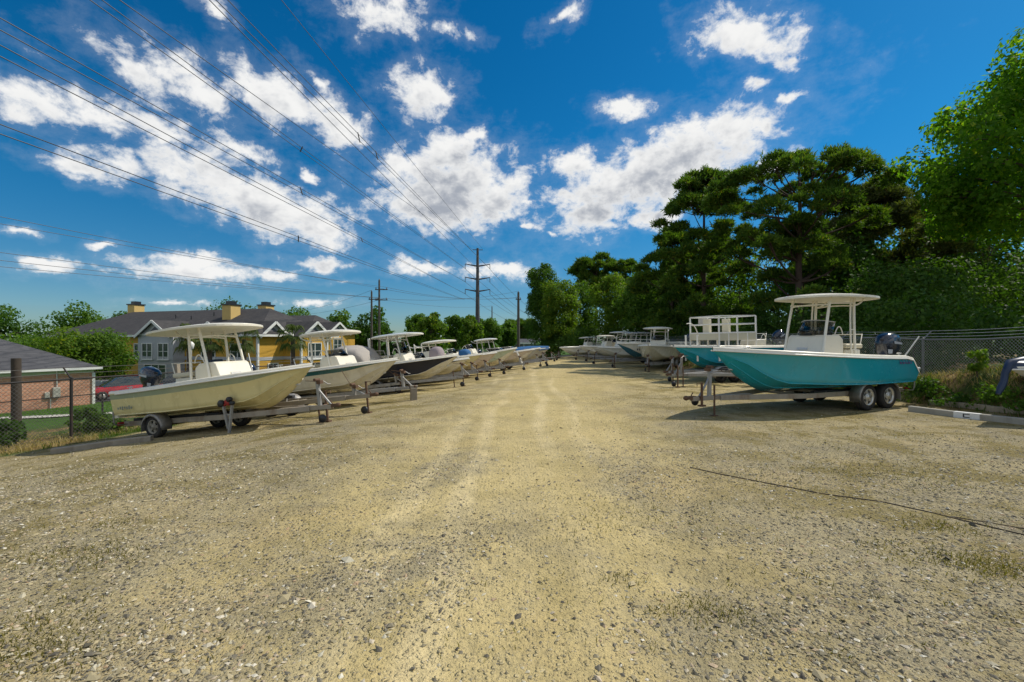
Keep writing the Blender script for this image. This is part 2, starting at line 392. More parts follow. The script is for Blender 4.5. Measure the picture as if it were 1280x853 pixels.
# loose stones: one mesh, each stone a flattened eight-faced lump with its own grey
rng = np.random.default_rng(3)
def stone_material():
    m = bpy.data.materials.new('loose_stone'); m.use_nodes = True; t = NT(m.node_tree); b = m.node_tree.nodes['Principled BSDF']
    g = t.n('ShaderNodeNewGeometry'); r = t.n('ShaderNodeValToRGB'); t.l(g.outputs['Random Per Island'], r.inputs[0])
    e = r.color_ramp.elements; e[0].position = 0; e[0].color = (.075, .068, .055, 1); e[1].position = 1; e[1].color = (.70, .66, .53, 1)
    for p, c in ((.22, (.19, .17, .125)), (.5, (.34, .29, .17)), (.72, (.43, .36, .21)), (.85, (.50, .47, .36)), (.9, (.37, .25, .14))):
        k = e.new(p); k.color = (*c, 1)
    t.l(r.outputs[0], b.inputs['Base Color']); b.inputs['Roughness'].default_value = .85; b.inputs['Specular IOR Level'].default_value = .25
    return m
def stones(n, y0, y1, smin, smax, power):
    P = []
    while len(P) < n:
        y = y0*(y1/y0)**rng.random(); x = rng.uniform(-1.16, 1.16)*y
        if x > 10.6 or x-.27*(y-11) < -11.2: continue
        lane = abs(x-.13*y+.75); d = .10+.90*sstep(.4, 4.6, lane+3.0*mnoise.noise(Vector((x*.35, y*.35, 9)))+1.2*mnoise.noise(Vector((x*1.2, y*1.2, 2))))
        d = max(d*.8, drift(x, y)); d *= .7 if y > 8 else 1
        if rng.random() < d: P.append((x, y, gz(x, y)))
    P = np.array(P); n = len(P)
    sz = smin+(smax-smin)*rng.random(n)**power
    base = np.array([(1,0,0),(0,1,0),(-1,0,0),(0,-1,0),(.1,.1,1),(0,0,-.6)], float)
    V = base[None]*rng.uniform(.6, 1.3, (n, 6, 1))
    V *= np.stack([rng.uniform(.8, 1.5, n), rng.uniform(.6, 1., n), rng.uniform(.3, .6, n)], 1)[:, None, :]
    th = rng.uniform(0, 2*np.pi, n); c, s = np.cos(th), np.sin(th); tl = rng.normal(0, .25, n)
    z = V[:, :, 2]+V[:, :, 0]*tl[:, None]; x = V[:, :, 0]*c[:, None]-V[:, :, 1]*s[:, None]; y = V[:, :, 0]*s[:, None]+V[:, :, 1]*c[:, None]
    V = np.stack([x, y, z], 2)*(sz/2)[:, None, None]+P[:, None, :]; V[:, :, 2] += (sz*.06)[:, None]
    fs = np.array([(0,1,4),(1,2,4),(2,3,4),(3,0,4),(1,0,5),(2,1,5),(3,2,5),(0,3,5)])
    return V.reshape(-1, 3), (np.arange(n)[:, None, None]*6+fs[None]).reshape(-1, 3)
parts = [stones(46000, 1.9, 7.5, .007, .042, 3.2), stones(12000, 5., 18., .014, .05, 2.6), stones(160, 2.2, 14., .04, .09, 2.)]
off = 0; vs = []; fs = []
for v, f in parts: vs.append(v); fs.append(f+off); off += len(v)
tag(npmesh('gravel', np.concatenate(vs), np.concatenate(fs), stone_material()), 'loose grey and tan gravel strewn over the storage lot', 'gravel', kind='stuff')

# ------------------------------------------------------------------ grass
def blades(pts, h, w, lean=.5, seed=0):
    """pts (n,3); one tapered bent blade each: 5 points, a quad and a triangle as two quads"""
    r = np.random.default_rng(seed); n = len(pts); h = h*r.uniform(.5, 1.3, n); th = r.uniform(0, 2*np.pi, n); ln = lean*r.uniform(.1, 1., n)*h
    d = np.stack([np.cos(th), np.sin(th), np.zeros(n)], 1); ph = r.uniform(0, 2*np.pi, n); sd = np.stack([np.cos(ph), np.sin(ph), np.zeros(n)], 1)*(w*r.uniform(.6, 1.2, n))[:, None]/2
    up = np.array([0, 0, 1.])
    a = pts-sd; b = pts+sd; m = pts+d*(ln*.35)[:, None]+up*(h*.6)[:, None]; c1 = m-sd*.75; c2 = m+sd*.75; tp = pts+d*ln[:, None]+up*h[:, None]
    V = np.stack([a, b, c2, c1, tp+sd*.1, tp-sd*.1], 1).reshape(-1, 3); k = np.arange(n)[:, None]*6
    return V, np.concatenate([k+np.array([[0,1,2,3]]), k+np.array([[3,2,4,5]])], 0)
M_green = leafmat('grass_blade', (.05, .10, .012), (.13, .20, .03), .35)
M_olive = leafmat('olive_weed', (.11, .10, .02), (.24, .20, .05), .3)
M_straw = leafmat('straw', (.30, .21, .08), (.56, .44, .20), .25)
pts = []; pg = []
spots_w = [ground_at(px, py)+(rr, n) for px, py, rr, n in [(125,695,.28,300),(150,655,.2,120),(60,815,.3,350),(40,700,.3,160),(110,650,.4,120),(20,610,.5,120),(100,590,.5,100),(170,610,.5,90),
    (1175,660,.25,260),(1250,712,.3,500),(1215,705,.2,180),(1130,690,.35,200),(1095,600,.5,160),(1010,585,.6,200),(1100,590,.5,180),(960,600,.5,200),(1170,605,.5,160),(990,550,.8,200),
    (780,640,.5,120),(760,660,.4,120),(880,760,.15,120),(905,775,.2,120),(775,725,.12,70),(830,765,.1,60),(690,460,3.,500),(740,470,2.5,600),(800,500,1.8,500),(830,530,1.5,260),(560,500,1.5,160),(1140,545,.7,200),(1230,550,.7,200),(860,620,.8,180),(1050,570,.9,260),(60,770,.25,160),(10,830,.3,220)]]
for x, y, rr, n in spots_w:
    a = rng.normal(0, rr*.5, (n, 2)); pts += [(x+p[0]*1.5, y+p[1], gz(x+p[0]*1.5, y+p[1])-.004) for p in a]
for k in range(900):
    y = 2.5*(24/2.5)**rng.random(); x = rng.uniform(-1.1, 1.1)*y
    if x > 10.5 or x-.27*(y-11) < -11: continue
    for j in range(3): pts.append((x+rng.normal(0, .03), y+rng.normal(0, .03), gz(x, y)-.004))
V, Fq = blades(np.array(pts), .032, .007, 1.4, 4)
tag(npmesh('weeds', V, Fq, M_olive), 'thin olive weeds in patches over the gravel', 'weeds', kind='stuff')
# ------------------------------------------------------------------ boats and trailers
M_white = mat('white_gelcoat', (.76, .72, .60), .32, var=.05, dirt=(.42, .38, .28), dirt_amt=.25)
M_alu = mat('powder_coated_tube', (.78, .75, .65), .4, var=.05)
M_dull = mat('dull_alloy_tube', (.62, .60, .55), .38, .35, var=.1)
M_galv = mat('galvanized_steel', (.36, .355, .34), .55, .55, var=.2, scale=6, dirt=(.19, .12, .06), dirt_amt=.6)
M_worn = mat('weathered_trailer_beam', (.33, .29, .23), .75, .1, var=.25, scale=5, dirt=(.17, .09, .045), dirt_amt=.7)
M_rust = mat('rusty_iron', (.13, .075, .045), .85, .2, var=.35, scale=12)
M_tyre = mat('tyre_rubber', (.022, .021, .02), .85, var=.3, scale=8, dirt=(.12, .10, .07), dirt_amt=.4)
M_rim = mat('steel_wheel', (.55, .54, .50), .38, .6, var=.12)
M_rimw = mat('cream_wheel', (.27, .25, .20), .6, .1, var=.2, dirt=(.2, .13, .07), dirt_amt=.5)
M_black = mat('black_plastic', (.018, .019, .022), .35, var=.2)
M_carpet = mat('bunk_carpet', (.05, .05, .055), .95, var=.3)
M_cowl = mat('navy_cowling', (.012, .017, .032), .18, var=.1, coat=.6)
M_silver = mat('cowling_decal', (.5, .52, .55), .35, .4)
M_red = mat('red_roller', (.32, .025, .02), .6, var=.2)
M_wood = mat('old_timber', (.30, .26, .20), .9, var=.3, scale=5, bump=.5, bscale=30, dirt=(.12, .09, .06), dirt_amt=.6)
M_lens = mat('red_lamp_lens', (.4, .02, .015), .25)
M_canv = mat('grey_canvas', (.37, .34, .305), .9, var=.14, scale=2.5, bump=.5, bscale=9)
M_canvm = mat('mauve_canvas', (.30, .25, .26), .9, var=.14, scale=2.5, bump=.5, bscale=9)
M_canvb = mat('blue_canvas', (.02, .11, .27), .8, var=.2, scale=2.5, bump=.5, bscale=9)
M_vinyl = mat('cream_vinyl', (.62, .57, .42), .5, var=.08)
M_mark = mat('purple_lettering', (.10, .06, .20), .5)
M_grmark = mat('faded_lettering', (.22, .25, .20), .6)
M_dkmark = mat('dark_lettering', (.03, .03, .04), .5)
def glassmat():
    m = bpy.data.materials.new('smoked_acrylic'); m.use_nodes = True; t = NT(m.node_tree); m.node_tree.nodes.clear()
    tr = t.n('ShaderNodeBsdfTransparent'); tr.inputs[0].default_value = (.48, .49, .46, 1)
    gl = t.n('ShaderNodeBsdfGlossy'); gl.inputs['Roughness'].default_value = .05
    fr = t.n('ShaderNodeFresnel'); fr.inputs[0].default_value = 1.45
    mx = t.n('ShaderNodeMixShader'); t.l(fr.outputs[0], mx.inputs[0]); t.l(tr.outputs[0], mx.inputs[1]); t.l(gl.outputs[0], mx.inputs[2])
    o = t.n('ShaderNodeOutputMaterial'); t.l(mx.outputs[0], o.inputs[0]); return m
M_glass = glassmat()
def hullmat(name, col, dirt=(.3, .26, .16), amt=.3, coat=.5): return mat(name, col, .24 if coat > .2 else .38, var=.06, scale=1.3, dirt=dirt, dirt_amt=amt, coat=coat)

class Hull:
    """lines of a vee-bottomed open boat; x forward from the transom, z up from the ground under it"""
    def __init__(s, L=6., B=2.3, zk=.50, fs=.82, fb=1.06, rake=.28, blunt=2.3, flare=.10, notch=0.):
        s.__dict__.update(L=L, B=B, zk=zk, fs=fs, fb=fb, rake=rake, blunt=blunt, flare=flare, notch=notch)
    def sheer(s, t):
        z = s.zk+s.fs+(s.fb-s.fs)*(max(0, t-.05)/.95)**1.5
        if s.notch and t < .055: z -= s.notch*(1-t/.055)
        return z
    def keel(s, t):
        a = 1-s.rake
        return s.zk+(0 if t < a else (s.sheer(1)-s.zk)*((t-a)/s.rake)**1.55)
    def beam(s, t):
        m = .42
        return s.B/2*(.93+.07*min(1, t/m) if t < m else 1-((t-m)/(1-m))**s.blunt)
    def section(s, t):
        zk, zs, b = s.keel(t), s.sheer(t), s.beam(t); H = zs-zk
        k = max(0, (t-.30)/.70); ch = b*(.90-.40*k**1.2); zc = zk+min(H*.46, .17+.20*k**1.5*s.fs)
        pts = [(0, zk), (ch*.5, zk+(zc-zk)*.47), (ch, zc), (ch+.035*min(1, b*2), zc+.012)]
        for f in (.18, .40, .58, .70, .82, .92, 1.):
            y = ch+.035*min(1, b*2)+(b-ch-.035*min(1, b*2))*(f**(1+s.flare*10*k)); pts.append((max(y, 0), zc+.012+(zs-zc-.012)*f))
        return pts
    def width_at(s, sec, z):
        for (y0, z0), (y1, z1) in zip(sec, sec[1:]):
            if z <= z1: return y0+(y1-y0)*(z-z0)/max(1e-6, z1-z0)
        return sec[-1][0]
    def ts(s, n): return [1-(1-i/n)**1.25 for i in range(n+1)]
    def meshes(s, root, mats, band=(7, 9), n=26, shell='hull', floor=.30, cap=.20):
        """mats: side, bottom, band; band: the strakes that carry the stripe (5..10 counted from the chine)"""
        rows = []
        ts = s.ts(n)
        for t in ts:
            p = s.section(min(t, .9985)); x = t*s.L
            rows.append([Vector((x, -y, z)) for y, z in p[::-1]]+[Vector((x, y, z)) for y, z in p[1:]])
        m = MB(); nk = len(rows[0])-1
        def mif(i, k):
            j = k if k < nk/2 else nk-1-k; j = 9-j      # 9 sheer strake .. 0 beside the keel
            return 1 if j < 2 else (2 if band[0]-1 <= j <= band[1]-1 else 0)
        m.grid(rows, 0, True, False, mif)
        m.poly(rows[0][::-1], 0)                          # transom
        h = m.build(shell, mats, root)
        d = MB(); deck = []
        for t in ts:
            t = min(t, .9985); b, z, x = s.beam(t), s.sheer(t), t*s.L; bi = max(b-cap, 0)
            zf = s.zk+floor if t < .60 else s.zk+floor+(s.sheer(t)-.16-s.zk-floor)*sstep(.60, .68, t)
            sec = s.section(t); zf = min(z-.04, max(zf, sec[2][1]+.05)); bf = max(0, min(bi, s.width_at(sec, zf)-.06))
            deck.append([Vector((x, sg*y, zz)) for sg, seq in ((-1, ((b+.012, z-.025), (b+.012, z+.03), (max(b-.03, 0), z+.05), (bi, z+.045), (bf, min(zf+.05, z)), (max(bf-.03, 0), zf))), (1, ((max(bf-.03, 0), zf), (bf, min(zf+.05, z)), (bi, z+.045), (max(b-.03, 0), z+.05), (b+.012, z+.03), (b+.012, z-.025)))) for y, zz in seq])
        d.grid(deck, 0, True)
        r0 = deck[0]; d.poly([r0[1], r0[2], r0[3], r0[4], r0[5], r0[6], r0[7], r0[8], r0[9], r0[10]], 0)
        tb, tz = s.beam(0)-.03, s.sheer(0.06)               # the transom wall with its engine well
        if not s.notch: d.box((.07, 0, s.zk+.55*s.fs), (.14, tb*2-.1, s.fs*.8), 0)
        dk = d.build('deck', [M_white], root)
        r = MB()
        for sg in (-1, 1): r.tube([Vector((t*s.L, sg*(s.beam(min(t, .9985))+.014), s.sheer(min(t, .9985))-.035)) for t in ts[1:]], .02, 6)
        r.build('rub_rail', mats[3] if len(mats) > 3 else M_white, root)
        if n > 20:
            for sg in (-1, 1):
                for idx in (1, 3):
                    sp = MB(); sp.tube([Vector((t*s.L, sg*(s.section(t)[idx][0]+.004), s.section(t)[idx][1]-.004)) for t in [.02+.90*q/18 for q in range(19)]], .014, 6); sp.build('spray_rail', mats[1], root)
        bw = MB(); kz = s.keel(.90)+.02; bx = .90*s.L; bw.tube([(bx, -.03, kz), (bx+.07, -.03, kz+.02), (bx+.07, .03, kz+.02), (bx, .03, kz)], .012, 6); bw.build('bow_eye', M_rim, root)
        cl = MB()
        for t in (.12, .88):
            for sg in (-1, 1):
                y, z, x = sg*(s.beam(t)-.10), s.sheer(t)+.05, t*s.L
                cl = MB(); cl.tube([(x-.09, y, z+.045), (x-.05, y, z+.05), (x+.05, y, z+.05), (x+.09, y, z+.045)], .012, 6); cl.tube([(x-.03, y, z-.01), (x-.03, y, z+.05)], .012, 6); cl.tube([(x+.03, y, z-.01), (x+.03, y, z+.05)], .012, 6); cl.build('cleat', M_rim, root)
        return h
def arc(p0, p1, p2, n=8):
    p0, p1, p2 = Vector(p0), Vector(p1), Vector(p2)
    return [p0*(1-t)**2+p1*2*t*(1-t)+p2*t*t for t in [i/n for i in range(n+1)]]
def canopy(root, x0, x1, w, z, mt, camber=.09, pointed=.5, thick=.05, name='hardtop'):
    m = MB(); top = []; bot = []; n = 16; K = 20
    for i in range(n+1):
        a = i/n; rt = []; rb = []
        for k in range(K+1):
            v = -1+2*k/K; u = -1+2*a
            # a rounded oblong: superellipse, its fore end tapered
            ang = math.pi*(1-a); x = math.copysign(abs(math.cos(ang))**.55, math.cos(ang)); half = (1-abs(x)**3.2)**(1/2.6) if abs(x) < 1 else 0
            half *= (1-.22*pointed*max(0, x)); X = (x0+x1)/2+x*(x1-x0)/2; Y = v*half*w/2
            e = 1-max(abs(v), abs(x))**4
            h = camber*(1-.75*v*v)*(1-.7*x*x); rt.append((X, Y, z+h+thick*.5*e+.012)); rb.append((X, Y, z+h*.75-thick*.5*e-.012-.02*(1-e)))
        top.append(rt); bot.append(rb)
    m.grid(top, 0); m.grid([r[::-1] for r in bot], 0)
    for i in range(n):
        for k in (0, K):
            a, b, c, d = top[i][k], top[i+1][k], bot[i+1][k], bot[i][k]; m.add([a, b, c, d] if k == 0 else [d, c, b, a], [(3, 2, 1, 0)], 0, True)
    m.grid([top[0][::-1], bot[0][::-1]], 0); m.grid([top[n], bot[n]], 0)
    return m.build(name, mt, root)
def ttop(root, x0, x1, w, z, zf, xf, xr, half, mt=None, mtube=None, bend=.28, ladder=True, rods=0):
    """hard top on four bent legs with cross rungs"""
    mtube = mtube or M_alu
    cp = canopy(root, x0, x1, w, z, mt or M_white)
    for sg in (-1, 1):
        y = sg*half
        m = MB(); m.tube(arc((xf, y, zf), (xf-bend*.35, y, zf+(z-zf)*.55), (xf-bend, y*.95, z+.03)), .032, 10); m.build('leg', mtube, root)
        m = MB(); m.tube(arc((xr-.02, y, zf), (xr+.10, y, zf+(z-zf)*.6), (xr+.02, y*.95, z+.03)), .032, 10); m.build('leg', mtube, root)
        m = MB()
        if ladder:
            m.tube(arc((xr+.14, y, zf+.25), (xr+.26, y, zf+(z-zf)*.6), (xr+.15, y*.95, z+.02)), .022, 8)
            for f in (.35, .6): m.tube([(xr+.02+.08*f, y, zf+(z-zf)*f), (xr+.16+.09*f, y, zf+(z-zf)*f)], .014, 6)
        m.tube([(xf-bend*.75, y*.96, z-.16), (xr+.06, y*.96, z-.12)], .02, 8)
        m.tube(arc((xr+.02, y*.95, z-.18), (xr-.25, y*.95, z-.16), (xr-.42, y*.9, z+.02)), .02, 8)
        m.build('side_brace', mtube, root)
    for x, zz in ((xf-bend*.8, z-.2), (xr+.05, z-.2)): m = MB(); m.tube(arc((x, -half*.96, zz), (x, 0, zz+.06), (x, half*.96, zz)), .018, 8); m.build('cross_bar', mtube, root)
    for k in range(rods):
        h = MB(); h.tube([(x0+.12, (k-(rods-1)/2)*.3, z), (x0-.06, (k-(rods-1)/2)*.3, z+.34)], .022, 8); h.build('rod_holder', mtube, root)
def console(root, x0, x1, w, zf, zt, mt=None, shield=.38, leaning=True, lx=(1.15, 1.75), lz=None, mark=None):
    c = MB(); h = zt-zf; rk = .16
    for_ = [(x1, zf), (x1-.02, zf+h*.55), (x1-rk, zt-.05), (x1-rk-.07, zt), (x0+.16, zt), (x0+.02, zt-.10), (x0, zt-.32), (x0+.06, zf)]
    c.prism([(x, -w/2, z) for x, z in for_], (0, w, 0), 0)
    co = c.build('console', mt or M_white, root, .03, 3)
    b = MB(); b.box((x1-rk*.35+.005, -.02, zf+h*.68), (.012, w*.30, .055), 0, Matrix.Rotation(R(-14), 3, 'Y')); b.build('vent', M_dull, co)
    bx = MB(); bx.box((x0+.09, 0, zt+.02), (.05, w*.5, .14), 0, Matrix.Rotation(R(-20), 3, 'Y')); bx.build('instrument_panel', M_black, co, .01)
    if shield:
        s = MB(); rows = []
        for f in (0, 1):
            r = []
            for k in range(11):
                a = -1+2*k/10; y = a*(w/2-.02)*(1-.06*f); x = x1-rk-.02-.30*abs(a)**2.6-.16*f; r.append((x, y, zt-.01+f*shield*(1-.15*abs(a)**3)))
            rows.append(r)
        s.grid(rows, 0); g = s.build('windshield', M_glass, root)
        so_ = g.modifiers.new('thickness', 'SOLIDIFY'); so_.thickness = .006
        fr = MB(); fr.tube(rows[1], .011, 6); fr.build('frame', M_dull, g)
    wM = Matrix.Translation((x0-.10, 0, zt-.16)) @ Matrix.Rotation(R(-62), 4, 'Y')
    wl = MB(); ring = [wM @ Vector((.17*math.cos(a), .17*math.sin(a), 0)) for a in [2*math.pi*k/16 for k in range(17)]]; wl.tube(ring, .014, 6, cap=False)
    for k in range(3): a = 2*math.pi*k/3; wl.tube([wM @ Vector((0, 0, -.02)), wM @ Vector((.17*math.cos(a), .17*math.sin(a), 0))], .01, 6)
    wl.tube([wM @ Vector((0, 0, -.12)), wM @ Vector((0, 0, 0))], .025, 8); wl.build('steering_wheel', M_dull, root)
    for sg in (-1, 1):
        gr = MB(); gr.tube(arc((x0+.30, sg*(w/2-.04), zt), (x0+.14, sg*(w/2-.02), zt+.42), (x0-.02, sg*(w/2-.04), zt+.02), 10), .014, 6)
        gr.build('grab_rail', M_alu, root)
    if mark:
        k = MB()
        for q in range(5): k.box((x1-.012-.03*q*0, -w*.16+q*w*.075, zf+h*.60+.02*math.sin(q*2.1)), (.012, w*.05, .05+.03*(q % 2)), 0, Matrix.Rotation(R(-4), 3, 'Y'))
        k.build('lettering', mark, co)
    if leaning:
        z2 = lz or zf+.85; s = MB(); s.box(((lx[0]+lx[1])/2, 0, zf+(z2-zf)*.42), (lx[1]-lx[0], w*.86, (z2-zf)*.84), 0, None, .93); s.build('seat_base', mt or M_white, root, .03)
        s = MB(); s.box(((lx[0]+lx[1])/2, 0, z2-.05), (lx[1]-lx[0]+.03, w*.9, .12), 0); s.build('seat_cushion', M_vinyl, root, .04, 3)
        s = MB(); s.tube([(lx[0]+.05, -w*.4, z2-.1), (lx[0]-.05, -w*.4, z2+.26), (lx[0]-.05, w*.4, z2+.26), (lx[0]+.05, w*.4, z2-.1)], .016, 8); s.build('backrest_rail', M_alu, root)
    return co
def outboard(root, x, z, tilt=0., k=1., mt=None, y=0., cover=None, decal=True):
    """x, z: top of the transom; tilt swings the leg up aft"""
    M = Matrix.Translation((x, y, z)) @ Matrix.Rotation(R(tilt), 4, 'Y') @ Matrix.Scale(k, 4)
    c = MB(); rows = []
    for zz, lx, rx, w in ((.02,-.42,-.02,.13),(.10,-.52,.03,.17),(.22,-.60,.07,.20),(.36,-.63,.08,.21),(.48,-.62,.06,.20),(.57,-.56,.0,.17),(.62,-.46,-.10,.11),(.635,-.36,-.18,.05)):
        cx, hx = (lx+rx)/2, (rx-lx)/2; r = []
        for i in range(18):
            a = 2*math.pi*i/18; cs, sn = math.cos(a), math.sin(a)
            r.append(M @ Vector((cx+hx*math.copysign(abs(cs)**.7, cs), w*math.copysign(abs(sn)**.75, sn), zz)))
        rows.append(r)
    c.grid(rows, 0, True, True); c.poly(rows[0][::-1]); c.poly(rows[-1])
    cw = c.build('engine_cover' if cover else 'cowling', cover or mt or M_cowl, root)
    if decal and not cover:
        for sg in (-1, 1):
            d = MB(); d.add([M @ Vector(p) for p in ((-.50, sg*.206, .30), (-.16, sg*.218, .36), (-.16, sg*.218, .43), (-.50, sg*.206, .35))], [(0, 1, 2, 3) if sg < 0 else (3, 2, 1, 0)])
            d.add([M @ Vector(p) for p in ((-.06, sg*.207, .12), (.03, sg*.17, .13), (.04, sg*.17, .24), (-.08, sg*.212, .22))], [(0, 1, 2, 3) if sg < 0 else (3, 2, 1, 0)])
            d.build('decal', M_silver, cw)
    s = MB()
    for a, b, w0, w1, t in ((.05, -.40, .34, .26, .15), (-.40, -.78, .24, .20, .075)):
        s.add([M @ Vector((-.25+sx*ww/2, sy*tt/2, zz)) for zz, ww, tt in ((b, w1, t*.8), (a, w0, t)) for sx, sy in ((-1,-1),(1,-1),(1,1),(-1,1))], [(0,3,2,1),(4,5,6,7),(0,1,5,4),(1,2,6,5),(2,3,7,6),(3,0,4,7)])
    s.add([M @ Vector(p) for p in ((-.55,-.11,-.40),(-.12,-.07,-.40),(-.12,.07,-.40),(-.55,.11,-.40),(-.55,-.11,-.385),(-.12,-.07,-.385),(-.12,.07,-.385),(-.55,.11,-.385))], [(0,3,2,1),(4,5,6,7),(0,1,5,4),(1,2,6,5),(2,3,7,6),(3,0,4,7)])
    s.tube([M @ Vector((xx, 0, -.62)) for xx in (.0, -.06, -.2, -.38, -.46)], [.015*k, .05*k, .062*k, .058*k, .04*k], 10)
    s.prism([M @ Vector(p) for p in ((-.14, -.008, -.66), (-.34, -.008, -.66), (-.36, -.008, -.86), (-.27, -.008, -.84))], (M.to_3x3() @ Vector((0, .016, 0))))
    s.build('leg', mt or M_cowl, root, .01)
    b = MB()
    for sg in (-1, 1): b.add([M @ Vector((xx, sg*.12+yy, zz)) for yy in (-.02, .02) for xx, zz in ((-.12, .04), (.10, .04), (.10, -.30), (-.06, -.30))], [(0,1,2,3),(7,6,5,4),(0,4,5,1),(1,5,6,2),(2,6,7,3),(3,7,4,0)])
    b.build('bracket', M_black, root)
    p = MB()
    for q in range(3):
        a = 2*math.pi*q/3; r = []
        for f, wd in ((.02, .05), (.10, .12), (.17, .11), (.20, .03)):
            cs, sn = math.cos(a), math.sin(a); tw = .06
            r.append([M @ Vector((-.50-tw*g*.6, f*cs-g*wd*.6*sn, -.62+f*sn+g*wd*.6*cs)) for g in (-1, 1)])
        p.grid(r, 0)
    p.tube([M @ Vector((-.45, 0, -.62)), M @ Vector((-.56, 0, -.62))], .04*k, 8)
    po = p.build('propeller', M_black, root); sd = po.modifiers.new('thickness', 'SOLIDIFY'); sd.thickness = .008
    return cw
def wheel(root, x, y, r, w, rim, sg):
    M = Matrix.Translation((x, y, r)) @ Matrix.Rotation(R(90 if sg < 0 else -90), 4, 'X')      # +z of the lathe points outward
    t = MB(); t.lathe([(r*.60, -w/2), (r*.80, -w/2), (r*.93, -w*.47), (r*.985, -w*.36), (r, -w*.2), (r, w*.2), (r*.985, w*.36), (r*.93, w*.47), (r*.80, w/2), (r*.62, w*.47), (r*.58, w*.3)], 28, 0, M)
    g = MB(); ty = t.build('tyre', M_tyre, root)
    m = MB(); m.lathe([(r*.60, -w*.4), (r*.57, 0), (r*.60, w*.44), (r*.64, w*.50), (r*.57, w*.46), (r*.52, w*.30)], 24, 0, M)
    m.lathe([(r*.30, w*.30), (r*.28, w*.40), (r*.17, w*.40), (r*.16, w*.52), (r*.03, w*.54), (0, w*.54)], 24, 0, M)
    for k in range(5):                                                              # spokes between five holes
        a = 2*math.pi*k/5; c, s = math.cos(a), math.sin(a); p = lambda rr, tt, z: M @ Vector((rr*c-tt*s, rr*s+tt*c, z))
        m.add([p(r*.27, -r*.10, w*.40), p(r*.27, r*.10, w*.40), p(r*.56, r*.15, w*.36), p(r*.56, -r*.15, w*.36), p(r*.27, -r*.10, w*.2), p(r*.27, r*.10, w*.2), p(r*.56, r*.15, w*.2), p(r*.56, -r*.15, w*.2)], [(0, 3, 2, 1), (4, 5, 6, 7), (0, 4, 7, 3), (1, 2, 6, 5)])
    bk = MB(); bk.lathe([(r*.54, w*.05), (0, w*.05)], 20, 0, M, False); bk.build('brake_drum', M_black, root)
    for k in range(5):
        a = 2*math.pi*(k+.5)/5; m.lathe([(r*.035, w*.38), (r*.035, w*.47), (0, w*.47)], 6, 0, M @ Matrix.Translation((r*.24*math.cos(a), r*.24*math.sin(a), 0)))
    m.build('rim', rim, root)
